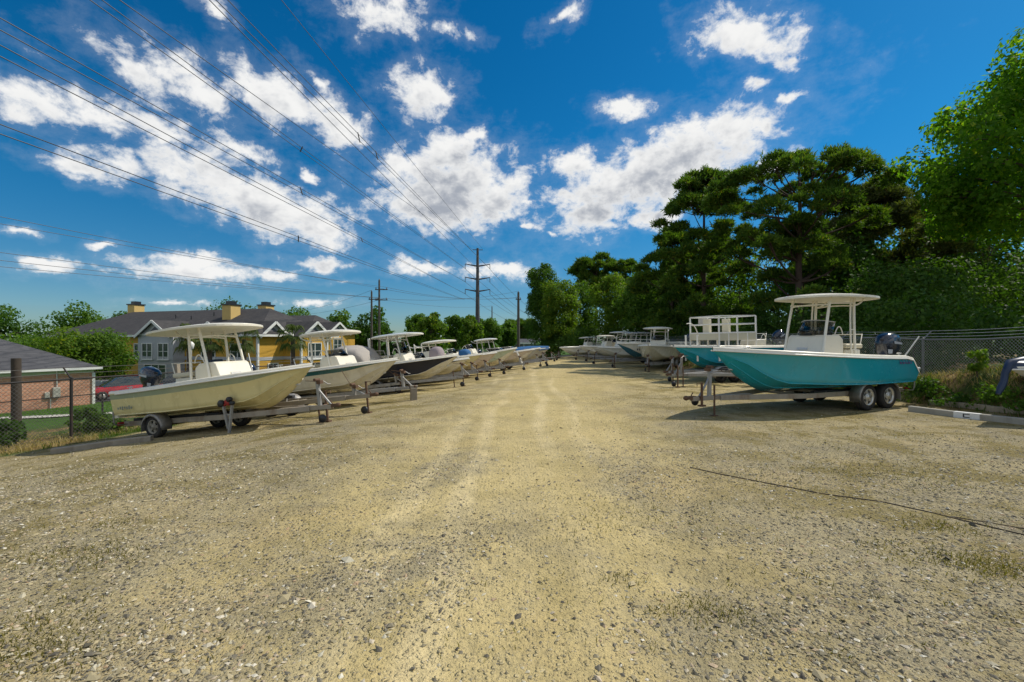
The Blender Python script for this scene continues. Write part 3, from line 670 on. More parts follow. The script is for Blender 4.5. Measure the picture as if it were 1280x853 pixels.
def trailer(loc, rot, L, label, ax=(1.35,), r=.29, zb=.40, beam=None, rim=None, tongue=1.0, winch=.92, jack=.30, half=.66, track=.86, fender='round', group='boat trailers in the storage lot', post=.55, block=None, jack_up=0., legx=None, bunk=True, wood=False, zk=.50):
    t = empty('boat_trailer', loc, rot, label, 'boat trailer', group)
    bm_ = beam or M_galv; rim = rim or M_rimw
    xe = L+tongue; f = MB()
    for sg in (-1, 1):
        f.bar((-.12, sg*half, zb), (L*.60, sg*half, zb), .055, .12); f.bar((L*.60-.02, sg*half, zb), (L*.97, sg*.06, zb), .055, .12)
    for x in [.05, ax[0]-.55, ax[-1]+.55, L*.58]: f.bar((x, -half, zb-.015), (x, half, zb-.015), .06, .07)
    f.build('frame', bm_, t, .006)
    f = MB(); f.bar((L*.80, 0, zb+.004), (xe-.12, 0, zb+.004), .10, .10); f.build('tongue', bm_, t, .006)
    cpl = MB(); cpl.bar((xe-.22, 0, zb+.03), (xe+.04, 0, zb+.03), .085, .075); cpl.blob((xe+.04, 0, zb+.03), (.07, .055, .055)); cpl.tube([(xe-.10, 0, zb+.06), (xe-.16, 0, zb+.15)], .012, 6); cpl.build('coupler', M_rust, t)
    for a in ax:
        m = MB(); m.bar((a, -track, r), (a, track, r), .06, .06); m.build('axle', M_rust, t)
        for sg in (-1, 1): wheel(t, a, sg*track, r, .185, rim, sg)
    for sg in (-1, 1):
        m = MB(); x0, x1 = ax[0]-r*1.28, ax[-1]+r*1.28; rows = []; rf = r*1.22
        prof = [(ax[0]+rf*math.cos(R(q)), r+rf*math.sin(R(q))) for q in (195, 175, 155, 135, 115, 95)]+[(ax[-1]+rf*math.cos(R(q)), r+rf*math.sin(R(q))) for q in (85, 65, 45, 25, 5, -15)]
        for x, z in prof: rows.append([(x, sg*(track-.13), z-.01), (x, sg*(track+.10), z), (x, sg*(track+.13), z-.025), (x, sg*(track+.132), z-.07)])
        m.grid(rows, 0, True); fo = m.build('fender', M_galv, t); sd = fo.modifiers.new('thickness', 'SOLIDIFY'); sd.thickness = .008
        for xq in (x0+.10, x1-.10): m = MB(); m.bar((xq, sg*half, zb-.02), (xq, sg*(track+.06), zb-.02), .05, .05); m.build('fender_bracket', bm_, t)
        if bunk:
            m = MB(); m.bar((-.05, sg*.46, zk-.02), (L*.52, sg*.40, zk-.04), .10, .07); m.build('bunk', M_carpet, t)
            for x in (.2, L*.45): m = MB(); m.bar((x, sg*.45, zb), (x, sg*.45, zk-.04), .05, .05); m.build('bunk_post', M_galv, t)
        m = MB(); m.box((-.15, sg*(half+.06), zb+.02), (.05, .18, .09)); m.build('tail_light', M_lens, t, .01)
        m = MB(); m.tube([(.0, sg*(half+.03), zb), (.0, sg*(half+.30), zb+.02), (.0, sg*(half+.33), zb+.1), (.0, sg*(half+.33), zb+.34)], .016, 6); m.build('guide_post', M_galv, t)
    if winch:
        xw = L+.10; m = MB(); m.bar((xw, 0, zb), (xw-.02, 0, zb+post), .07, .07); m.bar((xw+.30, 0, zb+.05), (xw, 0, zb+post*.66), .035, .035); m.build('winch_post', M_galv if winch > .9 else bm_, t)
        m = MB(); m.tube([(xw-.03, -.09, zb+post+.03), (xw-.03, .07, zb+post+.03)], .038, 10); m.box((xw+.04, 0, zb+post-.03), (.11, .10, .08)); m.build('winch', M_rust, t)
        m = MB(); m.tube([(xw+.02, .08, zb+post-.02), (xw+.02, .16, zb+post-.02), (xw+.14, .16, zb+post-.10), (xw+.14, .24, zb+post-.10)], .012, 6); m.build('winch_handle', M_galv, t)
        m = MB(); m.tube([(xw-.08, 0, zb+post), (L*.95, 0, zk+.55)], .008, 5); m.build('winch_strap', M_rust, t)
    if jack:
        xj = L+tongue-jack; lo = jack_up
        m = MB(); m.tube([(xj, .10, lo+.04), (xj, .10, zb+.38)], .028, 8); m.tube([(xj, .0, zb+.04), (xj, .10, zb+.04)], .03, 8); m.tube([(xj, .10, zb+.36), (xj+.14, .10, zb+.37), (xj+.14, .10, zb+.30)], .010, 6)
        m.box((xj, .10, lo+.02), (.15, .11, .035)); m.build('jack', M_rust, t)
        m = MB(); m.lathe([(0, -.03), (.085, -.03), (.10, -.015), (.10, .015), (.085, .03), (0, .03)], 14, 0, Matrix.Translation((xj+.02, -.09, max(lo+.10, .11))) @ Matrix.Rotation(R(90), 4, 'X')); m.build('jack_wheel', M_black, t)
    if legx:
        m = MB(); m.tube([(legx, .04, -.01), (legx, .04, zb+.30)], .022, 8); m.box((legx, .04, .0), (.13, .12, .03)); m.build('support_leg', M_rust, t)
    return t
def place(bow, theta, L, side, lift=0., gscale=1.):
    """bow: ground point under the bow; side -1: left row, bow to the right; +1: right row"""
    a = -theta if side < 0 else 180+theta
    h = Vector((math.cos(R(a)), math.sin(R(a)), 0)); s = Vector((*bow, 0))-h*L
    zs, zb_ = gz(s.x+h.x*1.3, s.y+h.y*1.3), gz(s.x+h.x*(L+.7), s.y+h.y*(L+.7)); sl = (zb_-zs)/(L-.6)*gscale
    return (s.x, s.y, zs-1.3*sl+lift), (0, -math.atan(sl), R(a))
BG = 'boats stored on trailers'
def boat(loc, rot, label, name='center_console_boat', cat='boat'): return empty(name, loc, rot, label, cat, BG)

M_turq = hullmat('turquoise_gelcoat', (.014, .37, .47), (.05, .27, .30), .3)
M_turq2 = hullmat('bright_turquoise_gelcoat', (.006, .34, .46), (.03, .22, .26), .3)
M_cream = hullmat('cream_gelcoat', (.74, .65, .33), (.42, .36, .17), .45)
M_creamw = hullmat('pale_cream_gelcoat', (.76, .70, .54), (.44, .36, .22), .45)
M_sage = hullmat('faded_green_band', (.30, .36, .25), (.42, .42, .28), .45)
M_teal = hullmat('teal_band', (.025, .13, .14), (.08, .16, .15), .3)
M_navy = hullmat('navy_gelcoat', (.007, .011, .030), (.02, .025, .04), .2, coat=.05)
M_pink = hullmat('sun_faded_gelcoat', (.66, .54, .41), (.36, .28, .19), .4)
M_mint = hullmat('mint_gelcoat', (.50, .56, .40), (.3, .3, .2), .4)
M_grey = hullmat('grey_gelcoat', (.42, .42, .40), (.25, .24, .21), .4)
M_wht = hullmat('white_hull', (.76, .74, .65), (.42, .38, .29), .3)
M_bluebot = hullmat('blue_bottom_paint', (.03, .16, .24), (.1, .2, .24), .4)
M_clean = mat('clean_white_gelcoat', (.82, .80, .74), .3, var=.03)

# ---- R1: the big turquoise boat on the right
L = 6.0; loc, rot = place((4.72, 10.72), 22, L, 1)
H = Hull(L, 2.35, .50, .82, 1.07, rake=.28, notch=.40)
b = boat(loc, rot, 'turquoise boat with cream hardtop and black outboard, largest and nearest in the right row')
H.meshes(b, [M_turq, M_turq, M_turq, M_clean], band=(20, 20))
console(b, 2.05, 2.95, .98, .80, 1.90, shield=.40, lx=(1.20, 1.85), lz=1.66)
ttop(b, .80, 3.32, 1.95, 2.86, .80, 2.98, 1.62, .52, bend=.42)
outboard(b, -.42, 1.24, 6, 1.12)
m = MB(); m.box((-.17, 0, 1.0), (.40, 1.9, .07)); m.build('swim_platform', M_clean, b, .02, 3)
m = MB(); m.tube([(.02, .75, 1.28), (-.5, .85, 1.86)], .018, 6); m.build('antenna', M_alu, b)
m = MB(); zc = H.sheer(.10)-.17; xs = .33
for q, (dx, hh, wd) in enumerate(((0,.10,.016),(.05,.05,.05),(.12,.11,.016),(.17,.05,.05),(.24,.09,.014),(.29,.05,.04),(.36,.10,.014),(.41,.05,.06),(.50,.06,.03))):
    for sg in (1,): m.box((xs+.55-dx, sg*(H.beam(.12)+.012-.012*(dx)), zc+hh/2), (wd, .004, hh), 0, Matrix.Rotation(R(12), 3, 'Y'))
m.build('lettering', M_mark, b)
trailer(loc, rot, L, 'two-axle galvanized trailer under the large turquoise boat', ax=(1.0, 1.83), r=.335, zb=.42, beam=M_worn, rim=M_rim, tongue=.75, jack=.33, jack_up=.25, legx=L-.02, track=.86, post=.70)
# ---- L1: cream boat on the left
L = 5.2; loc, rot = place((-4.50, 10.62), 17, L, -1)
H1 = Hull(L, 2.25, .44, .73, .93, rake=.28)
b = boat(loc, rot, 'cream boat with faded green band and wide cream hardtop, nearest in the left row')
H1.meshes(b, [M_cream, M_cream, M_sage, M_clean], band=(8, 9))
console(b, 2.10, 2.95, .95, .74, 1.68, shield=.0, lx=(1.3, 1.85), lz=1.5)
ttop(b, .72, 3.38, 2.0, 2.52, .74, 2.72, 2.0, .52, bend=.36, ladder=False)
outboard(b, .02, 1.16, 24, .84)
m = MB(); m.box((.18, .55, 1.50), (.09, .09, .62)); m.build('transom_post', M_wood, b)
m = MB()
for q in range(7): m.box((.32+.075*q, -H1.beam(.07)-.012, H1.zk+.34+.012*(q % 2)), (.045, .004, .05+.02*(q % 3)), 0)
m.build('lettering', M_grmark, b)
trailer(loc, rot, L, 'single-axle pale trailer under the cream boat with green band', ax=(1.25,), r=.27, zb=.36, rim=M_rimw, tongue=.55, jack=.36, legx=L+.02, post=.62, zk=.46, beam=M_worn)
# the winch stand left on the ground before L1
gx_, gy_ = ground_at(286, 541); st = empty('winch_stand', (gx_, gy_, gz(gx_, gy_)), (0, 0, R(-20)), 'loose winch stand with red rollers standing before the cream boat', 'winch stand')
m = MB()
m.bar((-.13, -.03, .60), (-.01, 0, .10), .05, .05); m.bar((.07, .03, .66), (.01, 0, .0), .045, .05); m.bar((-.08, 0, .42), (.05, 0, .42), .03, .03); m.build('stand_leg', M_galv, st)
m = MB(); m.blob((-.02, 0, .70), (.12, .05, .08), 0); m.tube([(-.14, 0, .62), (.02, 0, .74), (.12, 0, .66)], .035, 8); m.build('roller_bracket', M_red, st)
for x, z, r in ((-.20, .66, .085), (.05, .77, .06), (.14, .69, .045)):
    m = MB(); m.lathe([(0, -.05), (r*.8, -.05), (r, -.03), (r, .03), (r*.8, .05), (0, .05)], 14, 0, Matrix.Translation((x, -.03, z)) @ Matrix.Rotation(R(90), 4, 'X')); m.build('roller', M_black, st)
# ---- an empty trailer between the first two boats on the left
gx_, gy_ = ground_at(459, 517); h = Vector((math.cos(R(-17)), math.sin(R(-17))))
Lq = 4.6; loc, rot = place((gx_-h.x*.4, gy_-h.y*.4), 17, Lq, -1)
trailer(loc, rot, Lq, 'empty trailer with wooden side beams between cream boat and teal-banded boat', ax=(1.1, 1.85), r=.29, zb=.45, beam=M_wood, tongue=.70, jack=.30, post=.30, half=.60, zk=.62)
# ---- L2: white boat with a teal band
gx_, gy_ = ground_at(517, 500); h = Vector((math.cos(R(-17)), math.sin(R(-17))))
L = 5.9; bow = (gx_-h.x*.38, gy_-h.y*.38); loc, rot = place(bow, 17, L, -1)
H2 = Hull(L, 2.35, .46, .74, .90, rake=.28)
b = boat(loc, rot, 'off-white boat with dark teal band, second in the left row')
H2.meshes(b, [M_creamw, M_creamw, M_teal, M_clean], band=(8, 10))
console(b, 3.25, 4.1, .95, .76, 1.66, shield=.24, lx=(2.2, 2.8), lz=1.45, mark=M_dkmark)
ttop(b, 2.55, 4.35, 1.75, 2.42, .76, 3.75, 2.95, .5, bend=.3, ladder=False)
m = MB(); m.tube([(1.0, -.95, 1.2), (.85, -.95, 2.05)], .016, 6); m.build('fishing_rod_holder', M_alu, b)
outboard(b, -.03, 1.22, 0, .85)
trailer(loc, rot, L, 'galvanized trailer propped on a timber block under the teal-banded boat', ax=(1.3, 2.05), r=.30, zb=.40, tongue=.45, jack=0, post=.55, zk=.46)
k = MB(); k.box((gx_, gy_, gz(gx_, gy_)+.19), (.20, .20, .40), 0, Matrix.Rotation(R(20), 3, 'Z')); k.box((gx_+.01, gy_+.01, gz(gx_, gy_)+.43), (.24, .14, .08), 0, Matrix.Rotation(R(12), 3, 'Z'))
tag(k.build('support_block', M_wood, None, .012), 'upright timber block holding up the tongue of a trailer', 'block')
def heap_cover(root, c, d, mt, name, e=.62, jit=.10, seg=28):
    m = MB(); m.blob(c, d, 0, seg, 16, None, jit, e); return m.build(name, mt, root)
# ---- a boat wholly under grey canvas behind L2
L = 5.0; loc, rot = place((-4.75, 18.6), 17, L, -1)
b = boat(loc, rot, 'grey boat under a tall pale grey canvas cover, between teal-banded and navy boats', 'covered_boat')
Hull(L, 2.2, .44, .62, .78, rake=.28).meshes(b, [M_grey, M_grey, M_grey], band=(20, 20), n=18)
m = MB(); rows = []
for x, zt, w in ((2.5, 1.40, .74), (2.56, 1.85, .78), (2.72, 2.08, .82), (3.0, 2.17, .84), (3.4, 2.12, .84), (3.75, 2.02, .80), (4.0, 1.78, .74), (4.12, 1.5, .70), (4.18, 1.15, .66)):
    r = []
    for k in range(15):
        a = math.pi*k/14; cs, sn = math.cos(a), math.sin(a)
        r.append((x+.05*mnoise.noise(Vector((x, k*.6, 0))), -w*math.copysign(abs(cs)**.5, cs)+.05*mnoise.noise(Vector((x*2, k*.8, 1))), 1.12+(zt-1.12)*abs(sn)**.45+.09*mnoise.noise(Vector((x*2.6, k*.7, 2)))))
    rows.append(r)
m.grid(rows, 0); m.poly(rows[0]); m.poly(rows[-1][::-1]); m.build('canvas_cover', M_canv, b)
trailer(loc, rot, L, 'galvanized trailer under the canvas-covered boat', ax=(1.4,), r=.28, zb=.38, tongue=.4, zk=.44, post=.4, jack=.2)
# ---- L3: navy boat
gx_, gy_ = ground_at(566, 484); L = 5.8; bow = (gx_+.42, gy_-.1); loc, rot = place(bow, 16, L, -1)
H3 = Hull(L, 2.3, .46, .74, .88, rake=.28)
b = boat(loc, rot, 'navy blue boat with white bottom and grey hardtop, third T-top in the left row')
H3.meshes(b, [M_creamw, M_creamw, M_navy, M_clean], band=(4, 9))
console(b, 2.95, 3.6, .9, .76, 1.66, shield=.5, lx=(2.1, 2.6), mark=M_grmark)
ttop(b, 1.9, 4.15, 1.7, 2.42, .76, 3.45, 2.7, .48, M_wht, M_dull, bend=.3, ladder=False)
m = MB(); m.box((2.05, -.72, 1.76), (.10, .10, 1.30)); m.build('rear_post', M_dull, b, .02)
m = MB(); m.box((2.05, .72, 1.76), (.10, .10, 1.30)); m.build('rear_post', M_dull, b, .02)
heap_cover(b, (4.75, .10, 1.42), (.30, .34, .36), M_canvm, 'seat_cover', .75)
outboard(b, -.03, 1.20, 0, .85)
trailer(loc, rot, L, 'galvanized trailer under the navy boat', ax=(1.5, 2.25), r=.30, zb=.40, tongue=.25, jack=.2, legx=L-.35, post=.55, zk=.46)
# ---- the rest of the left row, smaller with distance
def simple(bow, th, L, side, label, mats, band, hull=None, top=None, cons=True, name='center_console_boat', motor=None, tl='', lift=0., cover=None, tr=True, ax=(1.35,), tm=None, mtube=None, ctop=1.75):
    loc, rot = place(bow, th, L, side, lift); hk = dict(B=2.15, zk=.46, fs=.68, fb=.84, rake=.28); hk.update(hull or {})
    H = Hull(L, **hk); b = boat(loc, rot, label, name); H.meshes(b, mats, band=band, n=16)
    if cons: console(b, L*.38, L*.38+.8, .85, hk['zk']+.28, ctop, shield=.3)
    if top: ttop(b, top[0], top[1], 1.75, top[2], hk['zk']+.28, L*.38+.75, L*.38-.45, .45, tm, mtube, bend=.3, ladder=False)
    if motor is not None: outboard(b, -.03, hk['zk']+hk['fs']+.02, motor, .95, cover=cover)
    if tr: trailer(loc, rot, L, tl, ax=ax, r=.28, zb=.40, tongue=.55, jack=.25, zk=hk['zk'], post=.5)
    return b, H
b, H = simple((-1.98, 22.6), 16, 4.9, -1, 'low skiff with dark navy sides beside the tall navy boat', [M_creamw, M_creamw, M_navy, M_clean], (7, 10), dict(fs=.55, fb=.70, B=1.9), None, True, 'skiff', 0, tl='trailer under the low navy-sided skiff', ctop=1.4)
b, H = simple((-1.45, 24.9), 17, 5.6, -1, 'tan-cream boat with yellowish hardtop, fifth in the left row', [M_cream, M_cream, M_cream, M_clean], (20, 20), None, (2.1, 4.0, 2.2), True, motor=0, tl='trailer under the tan-cream boat with hardtop')
heap_cover(b, (4.6, -.15, 1.40), (.34, .34, .26), M_canvb, 'motor_cover', .8)
b, H = simple((-.72, 26.9), 16, 5.2, -1, 'sun-faded pinkish boat with bare deck behind the tan-cream boat', [M_pink, M_pink, M_pink, M_clean], (20, 20), dict(fs=.7, fb=.88), None, True, motor=0, tl='trailer under the pinkish boat', ctop=1.55)
b, H = simple((.52, 29.4), 15, 5.8, -1, 'pale mint and cream boat with tall bow, midway down the left row', [M_mint, M_creamw, M_mint, M_clean], (20, 20), dict(fb=.98, zk=.50), None, True, motor=0, tl='trailer under the pale mint boat', ctop=1.75)
gx_, gy_ = ground_at(652, 461)
m = MB(); z0 = gz(gx_, gy_)
st = empty('boat_stand', (gx_, gy_, z0), (0, 0, R(-10)), 'white folding boarding ladder leaning at the mint boat bow', 'ladder')
for sg in (-1, 1): m.bar((.25, sg*.2, 0), (-.35, sg*.17, 1.25), .05, .05)
m.build('ladder_rail', M_clean, st)
for k in range(4):
    m = MB(); f = .15+.22*k; m.bar((.25-.6*f, -.2, 1.25*f), (.25-.6*f, .2, 1.25*f), .06, .03); m.build('rung', M_clean, st)
st.name = 'boarding_ladder'
b, H = simple((1.80, 33.0), 15, 5.4, -1, 'cream bowrider with raked windscreen past the white ladder', [M_pink, M_creamw, M_wht, M_clean], (9, 10), dict(fs=.74, fb=.86), None, False, 'bowrider', 0, tl='trailer under the cream bowrider')
def screen(b, H, x, w, z, hgt):
    s = MB(); rows = []
    for f in (0, 1): rows.append([(x-.9*abs(-1+.2*k)**2.4-.45*f, (-1+.2*k)*w/2*(1-.08*f), z+f*hgt) for k in range(11)])
    s.grid(rows); g = s.build('windshield', M_glass, b); d = g.modifiers.new('thickness', 'SOLIDIFY'); d.thickness = .008
    fr = MB(); fr.tube(rows[1], .016, 6); fr.tube(rows[0], .016, 6)
    for k in (0, 3, 7, 10): fr.tube([rows[0][k], rows[1][k]], .014, 6)
    fr.build('frame', M_dull, g)
screen(b, H, 3.3, 1.7, 1.25, .42)
ttop(b, .9, 2.6, 1.7, 2.35, .8, 2.3, 1.2, .6, M_wht, M_dull, bend=.2, ladder=False)
b, H = simple((2.55, 37.6), 15, 5.2, -1, 'grey runabout with sloping windscreen near the far end of the left row', [M_grey, M_grey, M_wht, M_clean], (9, 10), dict(fs=.76, fb=.92), None, False, 'runabout', 0, tl='trailer under the grey runabout')
screen(b, H, 3.2, 1.7, 1.3, .45)
b, H = simple((3.7, 42.5), 15, 5.4, -1, 'boat under a blue tarp at the far end of the left row', [M_grey, M_grey, M_grey, M_clean], (20, 20), dict(fs=.74, fb=.9), None, False, 'covered_boat', None, tl='trailer under the blue-tarped boat')
m = MB(); rows = []
for i in range(13):
    t = i/12*.985; x = t*5.4; w = H.beam(min(t, .985))+.05; r = []
    for k in range(11):
        a = -1+.2*k; r.append((x, a*w, H.sheer(t)+.07+.38*(1-abs(a)**1.6)*math.sin(math.pi*min(1, .15+.8*t))+.03*mnoise.noise(Vector((x*2, a*3, 0)))-(.22 if abs(a) > .99 else 0)))
    rows.append(r)
m.grid(rows); m.poly(rows[0]); m.build('tarp', M_canvb, b)
for px, py, lab, Lq in ((688, 457, 'empty galvanized trailer at the far end of the left row', 4.0),):
    gx_, gy_ = ground_at(px, py); loc, rot = place((gx_-.5, gy_+.1), 15, Lq, -1); trailer(loc, rot, Lq, lab, ax=(1.2,), r=.28, zb=.45, tongue=.6, zk=.6)

# ---- right row behind R1
gx_, gy_ = ground_at(838, 484); Lq = 4.6; loc, rot = place((gx_+.55, gy_+.15), 20, Lq, 1)
trailer(loc, rot, Lq, 'empty galvanized trailer between the two turquoise boats', ax=(1.2, 1.95), r=.30, zb=.46, tongue=.7, jack=.35, legx=Lq+.05, post=.75, zk=.62)
L = 6.0; loc, rot = place((6.92, 19.4), 20, L, 1)
H = Hull(L, 2.3, .52, .84, 1.00, rake=.28)
b = boat(loc, rot, 'bright turquoise boat carrying a square white railing tower', 'tower_boat')
H.meshes(b, [M_turq2, M_turq2, M_wht, M_clean], band=(1, 2))
zf = .84; zt = 2.02; zq = 2.74
for x, y, z1 in ((4.35, .85, zq), (4.35, -.85, zq), (3.35, -.85, zq), (3.35, .85, zq), (2.3, -.85, zq), (2.3, .85, zq), (5.05, .35, zt-.05), (5.05, -.35, zt-.05), (3.85, -.85, zt), (2.8, -.85, zt), (3.85, .85, zt), (2.8, .85, zt)):
    m = MB(); m.bar((x, y, zf), (x, y, z1), .055, .055); m.build('post', M_clean, b, .006)
for z, nm in ((zq, 'top_rail'), (2.40, 'middle_rail'), (zt, 'lower_rail')):
    m = MB(); P4 = [(4.35, -.85), (2.3, -.85), (2.3, .85), (4.35, .85)]
    for i in range(4):
        if i == 1: pass
        a, c = P4[i], P4[(i+1) % 4]; m.bar((*a, z+.003*i), (*c, z+.003*i), .045, .05)
    m.build(nm, M_clean, b, .006)
for y in (-.85, .85):
    m = MB(); m.box((3.32, y, zt-.17), (2.0, .03, .30)); m.build('side_panel', M_vinyl, b, .01)
m = MB(); m.box((4.38, 0, zt-.15), (.03, 1.66, .28)); m.build('front_panel', M_vinyl, b, .01)
m = MB(); m.box((3.32, 0, zt+.02), (2.0, 1.62, .04)); m.build('upper_deck', M_clean, b)
m = MB(); m.box((3.62, -.885, 2.57), (.46, .02, .34)); m.build('notice_panel', mat('grey_notice', (.42, .40, .36), .7, var=.2, scale=14), b, .005)
for x in (3.9, 2.8):
    m = MB(); m.box((x, -.3, 2.35), (.14, .4, .62)); m.build('seat_back', M_vinyl, b, .03)
m = MB(); m.tube(arc((5.0, .35, zt-.1), (5.15, .35, 2.55), (5.55, .3, 2.45)), .02, 8); m.build('arch_rail', M_alu, b)
console(b, 1.2, 2.0, .85, .84, 1.70, shield=.0)
outboard(b, -.03, 1.38, 35, .95)
trailer(loc, rot, L, 'galvanized trailer under the tower boat', ax=(1.4, 2.15), r=.30, zb=.42, tongue=.45, post=.62, zk=.52)
b, H = simple((7.75, 25.9), 62, 5.8, 1, 'cream center console boat with small square hardtop behind the tower boat', [M_creamw, M_creamw, M_creamw, M_clean], (20, 20), dict(fb=.98, zk=.52, fs=.84, B=2.3), (2.0, 3.9, 2.5), True, motor=0, tl='trailer under the cream boat with square hardtop', ctop=1.8)
b, H = simple((6.9, 29.8), 26, 6.4, 1, 'white boat with blue bottom paint and bow rail in the right row', [M_wht, M_bluebot, M_wht, M_clean], (20, 20), dict(fb=1.08, zk=.50, fs=.92, B=2.4), None, False, motor=0, tl='trailer under the blue-bottomed white boat', ax=(1.3, 2.05))
m = MB()
for sg in (-1, 1):
    m.tube([(t*6.4, sg*(H.beam(t)-.12), H.sheer(t)+.24) for t in (.45, .6, .75, .88, .96)], .018, 6)
    for t in (.45, .62, .78, .92): m.tube([(t*6.4, sg*(H.beam(t)-.12), H.sheer(t)), (t*6.4, sg*(H.beam(t)-.12), H.sheer(t)+.24)], .014, 6)
m.build('bow_rail', M_alu, b)
m = MB()
for q in range(5): m.box((5.25-.16*q, H.beam(.82)*.955-.0+.058*q*0, 1.12), (.07, .02, .12+.03*(q % 2)))
m.build('lettering', M_dkmark, b)
b, H = simple((6.55, 34.8), 16, 5.8, 1, 'white boat with flat grey hardtop past the blue-bottomed boat', [M_wht, M_wht, M_wht, M_clean], (20, 20), None, (1.2, 3.6, 2.35), True, motor=0, tl='trailer under the white boat with flat grey hardtop', tm=M_grey)
b, H = simple((6.6, 38.6), 16, 5.4, 1, 'pale boat with light blue gunwale stripe in the right row', [M_wht, M_wht, M_bluebot, M_clean], (9, 10), None, (1.5, 3.4, 2.45), True, motor=0, tl='trailer under the blue-striped pale boat')
b, H = simple((6.3, 42.6), 16, 5.2, 1, 'white boat with narrow hardtop near the far end of the right row', [M_wht, M_wht, M_wht, M_clean], (20, 20), None, (1.7, 3.3, 2.2), True, motor=0, tl='trailer under the white boat with narrow hardtop')
b, H = simple((4.9, 46.5), 12, 5.6, 1, 'long white skiff with small grey roof at the far end of the right row', [M_wht, M_wht, M_wht, M_clean], (20, 20), dict(fs=.74, fb=.86), (1.6, 3.4, 2.15), True, 'skiff', 0, tl='trailer under the long white skiff at the far end', tm=M_grey)
# ---- at the right edge: a white hull with a dark blue cover hanging over its bow
L = 4.4; bx, by = 10.55, 9.75
b = empty('covered_dinghy', (bx+L, by+.5, gz(bx+2, by)+.0), (0, 0, R(187)), 'white dinghy on the grassy bank with a dark blue cover drooping over its bow', 'dinghy')
zb0 = .84-gz(bx+2, by)
H = Hull(L, 1.3, zb0, .30, .34, rake=.22, blunt=3.2); H.meshes(b, [M_clean, M_clean, M_clean, M_clean], band=(20, 20), n=16, floor=.12, cap=.1)
m = MB(); rows = []
for i in range(15):
    t = i/14*.992; x = t*L; w = H.beam(t)+.03; rows.append([(x, a*w, H.sheer(t)+.06+.16*(1-abs(a)**2)*(1-.4*t)-(.10 if abs(a) > .99 else 0)) for a in [-1+.2*k for k in range(11)]])
m.grid(rows); m.poly(rows[0]); cv = mat('dark_blue_cover', (.012, .03, .075), .45, var=.2); m.build('cover', cv, b)
m = MB(); m.tube([(L-.5, -.05, H.sheer(.9)+.16), (L-.05, 0, H.sheer(1)+.10), (L+.07, 0, H.sheer(1)-.12), (L+.10, .0, H.sheer(1)-.30), (L+.20, .02, H.sheer(1)-.42), (L+.27, .02, H.sheer(1)-.56)], [.09, .085, .06, .06, .065, .04], 10); m.build('cover_end', cv, b)
# ------------------------------------------------------------------ kerbs, timbers, cable on the ground
M_conc = mat('concrete', (.36, .34, .29), .9, var=.2, scale=6, bump=.4, bscale=40, dirt=(.17, .15, .11), dirt_amt=.5)
M_paint = mat('white_paint', (.74, .75, .74), .6, var=.08, scale=14, dirt=(.4, .39, .35), dirt_amt=.4)
def beam_on_ground(name, a, c, w, h, mt, label, cat, group=None, lift=0., n=10):
    m = MB(); a, c = Vector((*a, 0)), Vector((*c, 0)); d = (c-a).normalized(); s = Vector((-d.y, d.x, 0)); rows = []
    for i in range(n+1):
        p = a+(c-a)*i/n; z = gz(p.x, p.y)+lift; wob = .006*mnoise.noise(p*3)
        rows.append([p+s*(-w/2)+Vector((0,0,z-.04)), p+s*(-w/2)+Vector((0,0,z+h-.015+wob)), p+s*(-w/2+.015)+Vector((0,0,z+h+wob)), p+s*(w/2-.015)+Vector((0,0,z+h+wob)), p+s*(w/2)+Vector((0,0,z+h-.015)), p+s*(w/2)+Vector((0,0,z-.04))])
    m.grid(rows, 0, False); m.poly(rows[0][::-1]); m.poly(rows[-1])
    o = m.build(name, mt); tag(o, label, cat, group); return o
pa, pb = ground_at(1137, 514), ground_at(1345, 533)
kb = beam_on_ground('kerb_beam', pa, pb, .15, .13, M_conc, 'long concrete parking kerb with a white painted label, beside the turquoise boat', 'kerb', n=24)
d = (Vector(pb)-Vector(pa)).normalized(); s = Vector((-d.y, d.x)); s = s if s.y < 0 else -s
def on_kerb(px):
    best = min(range(400), key=lambda i: abs(640+F*(pa[0]+(pb[0]-pa[0])*i/400)/(pa[1]+(pb[1]-pa[1])*i/400)-px)); return Vector(pa)+(Vector(pb)-Vector(pa))*best/400
p = on_kerb(1210); ang = math.atan2(d.y, d.x); z = gz(p.x, p.y)
q = p+s*.079
m = MB(); m.box((q.x, q.y, z+.062), (.44, .006, .125), 0, Matrix.Rotation(ang, 3, 'Z')); t2 = p; m.box((p.x, p.y, z+.132), (.44, .13, .006), 0, Matrix.Rotation(ang, 3, 'Z'))
lb = m.build('painted_label', M_paint, kb)
q = p+s*.0835; m = MB(); rz = Matrix.Rotation(ang, 3, 'Z')
for dx, dz, wx, hz in ((-.045, 0, .022, .085), (.008, .034, .10, .018), (.008, -.034, .10, .018)): m.box(Vector((q.x, q.y, z+.066))+rz @ Vector((dx, 0, dz)), (wx, .004, hz), 0, rz)
m.build('letter', M_dkmark, kb)
for (a, c, lab) in ((ground_at(1163, 504), ground_at(1240, 514), 'weathered half-buried timber below the bank, left piece'), (ground_at(1236, 515), ground_at(1330, 524), 'weathered half-buried timber below the bank, right piece')):
    beam_on_ground('edging_timber', a, c, .12, .09, M_wood, lab, 'timber', 'timbers edging the lot')
beam_on_ground('edging_timber', ground_at(66, 567), ground_at(190, 551), .16, .12, M_wood, 'grey timber on the ground before the cream boat trailer wheel', 'timber', 'timbers edging the lot')
